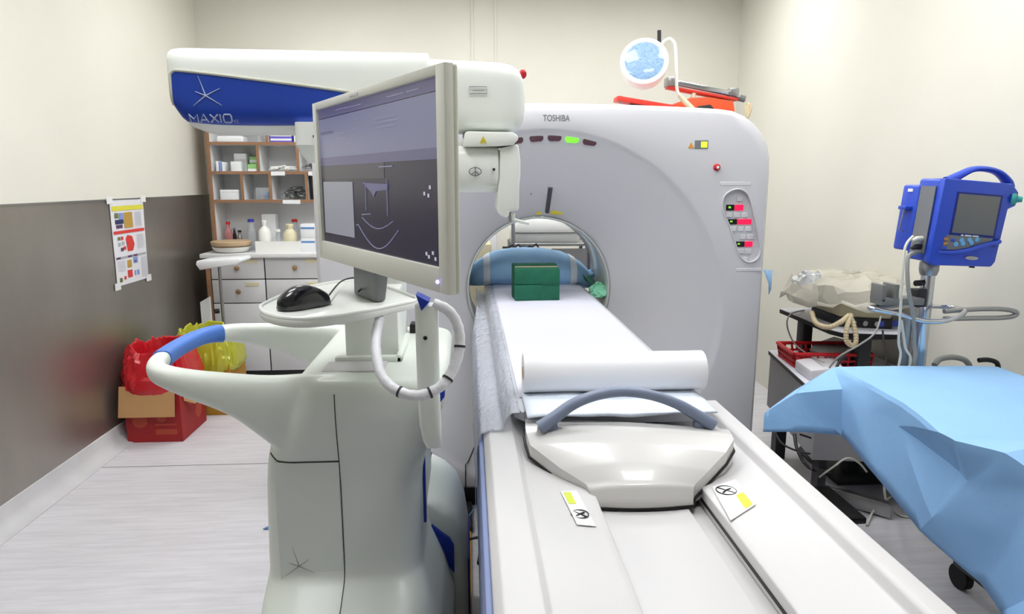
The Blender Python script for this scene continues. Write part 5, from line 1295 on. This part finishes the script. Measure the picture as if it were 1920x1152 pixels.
yb = wastebox('waste_box', -2.02, -1.66, 4.66, 5.0, .36, 'ochre', 'bag_yellow', 'ochre cardboard waste box behind the red one', 'crumpled yellow plastic bag lining the ochre box', 5.0, .05)

# ------------------------------------------------------------------ poster on the steel cladding
ps = thing('waste_sorting_poster', 'white poster in yellow, red and grey bands taped on steel cladding', 'poster', (XL+.008, 4.55, .95))
PX0 = XL+.0085
c00, c10, c01, c11 = atx(220, 538, PX0), atx(278, 521, PX0), atx(204, 376, PX0), atx(267, 373, PX0)
def PP(u, v, d=0.0): return (c00*(1-u)+c10*u)*(1-v)+(c01*(1-u)+c11*u)*v+Vector((d, 0, 0))
MB().grid(lambda u, v: PP(u, v, .001+.002*abs(noise.noise(Vector((u*3, v*5, 0))))), 8, 16).build('sheet', 'poster_paper', ps)
def pr(u0_, u1_, v0_, v1_, mat, name='printed_patch', d=.0038):
    return flat(MB(), [PP(u0_, v0_, d), PP(u1_, v0_, d), PP(u1_, v1_, d), PP(u0_, v1_, d)]).build(name, mat, ps)
pr(.04, .97, .875, .93, 'print_yellow', 'heading_band'); pr(.03, .97, .605, .64, 'print_red', 'heading_band'); pr(.03, .97, .31, .335, 'print_grey', 'heading_band')
for u in (.03, .38, .55): pr(u, u+.13, .311, .334, 'print_purple', 'heading_block', .0042)
pr(.36, .62, .665, .85, 'print_gold'); pr(.10, .20, .79, .85, 'print_green'); pr(.22, .34, .77, .85, 'print_blue'); pr(.10, .34, .72, .77, 'print_navy'); pr(.12, .30, .67, .71, 'print_purple')
flat(MB(), [PP(u, v, .0038) for u, v in ((.40, .385), (.56, .385), (.62, .46), (.56, .56), (.42, .58), (.36, .54))]).build('red_bag_picture', 'print_red', ps)
for u, v, m2 in ((.13,.53,'print_green'),(.22,.53,'print_red'),(.13,.46,'print_grey'),(.24,.47,'print_grey'),(.20,.40,'print_purple'),(.28,.41,'print_red')): pr(u, u+.07, v, v+.04, m2)
pr(.35, .48, .19, .28, 'print_gold'); pr(.54, .68, .23, .30, 'print_blue'); pr(.34, .48, .07, .16, 'print_red'); pr(.08, .16, .04, .09, 'print_green'); pr(.22, .28, .06, .10, 'print_red'); pr(.55, .6, .08, .14, 'print_blue'); pr(.64, .7, .08, .14, 'print_blue'); pr(.57, .63, .24, .26, 'print_purple', d=.0044)
tl = MB()
for v0_, v1_, u0_ in ((.68, .85, .68), (.40, .58, .70), (.04, .28, .78), (.17, .28, .06)):
    k = v0_
    while k < v1_: flat(tl, [PP(u0_, k, .004), PP(u0_+.22, k, .004), PP(u0_+.22, k+.007, .004), PP(u0_, k+.007, .004)]); k += .018
tl.build('text_lines', 'text_grey', ps)['kind'] = 'stuff'
for u, v in ((.0, 1.0), (1.0, 1.0), (.0, .0), (1.0, .0)):
    q = PP(u, v, .005); MB().box(q.x-.0015, q.x+.0, q.y-.035, q.y+.035, q.z-.022, q.z+.022).build('tape', 'label_white', ps)

# ------------------------------------------------------------------ odds and ends on the floor by the gantry
cable([atz(862, 1018, .1), atz(900, 1010, .12), Vector((.02, 2.25, .25))], .006, 'cable_black', 'floor_cable', 'black cable between the robot cart and scanner table')
cable([Vector((-.06, 2.9, .01)), Vector((-.02, 2.98, .05)), Vector((.06, 3.06, .12))], .003, 'carton_blue', 'floor_cable', 'thin blue cable at the foot of the scanner')
tag(MB().box(-.045, -.005, 1.6, 3.0, .001, .012).build('floor_strip', 'ochre'), 'ochre strip on the floor along the scanner table foot', 'floor strip')
tag(MB().box(-.55, .0, 2.92, 3.18, .0, .035, .005).build('cable_duct_cover', 'dark'), 'dark cable duct cover on the floor before the scanner', 'cable cover')
q = atz(501, 993, .0)
tag(MB().ball((q.x, q.y, .006), (.018, .008, .005)).jitter(.004, 60).build('blue_scrap', 'carton_blue'), 'tiny blue scrap lying on the floor left of the cart', 'scrap')
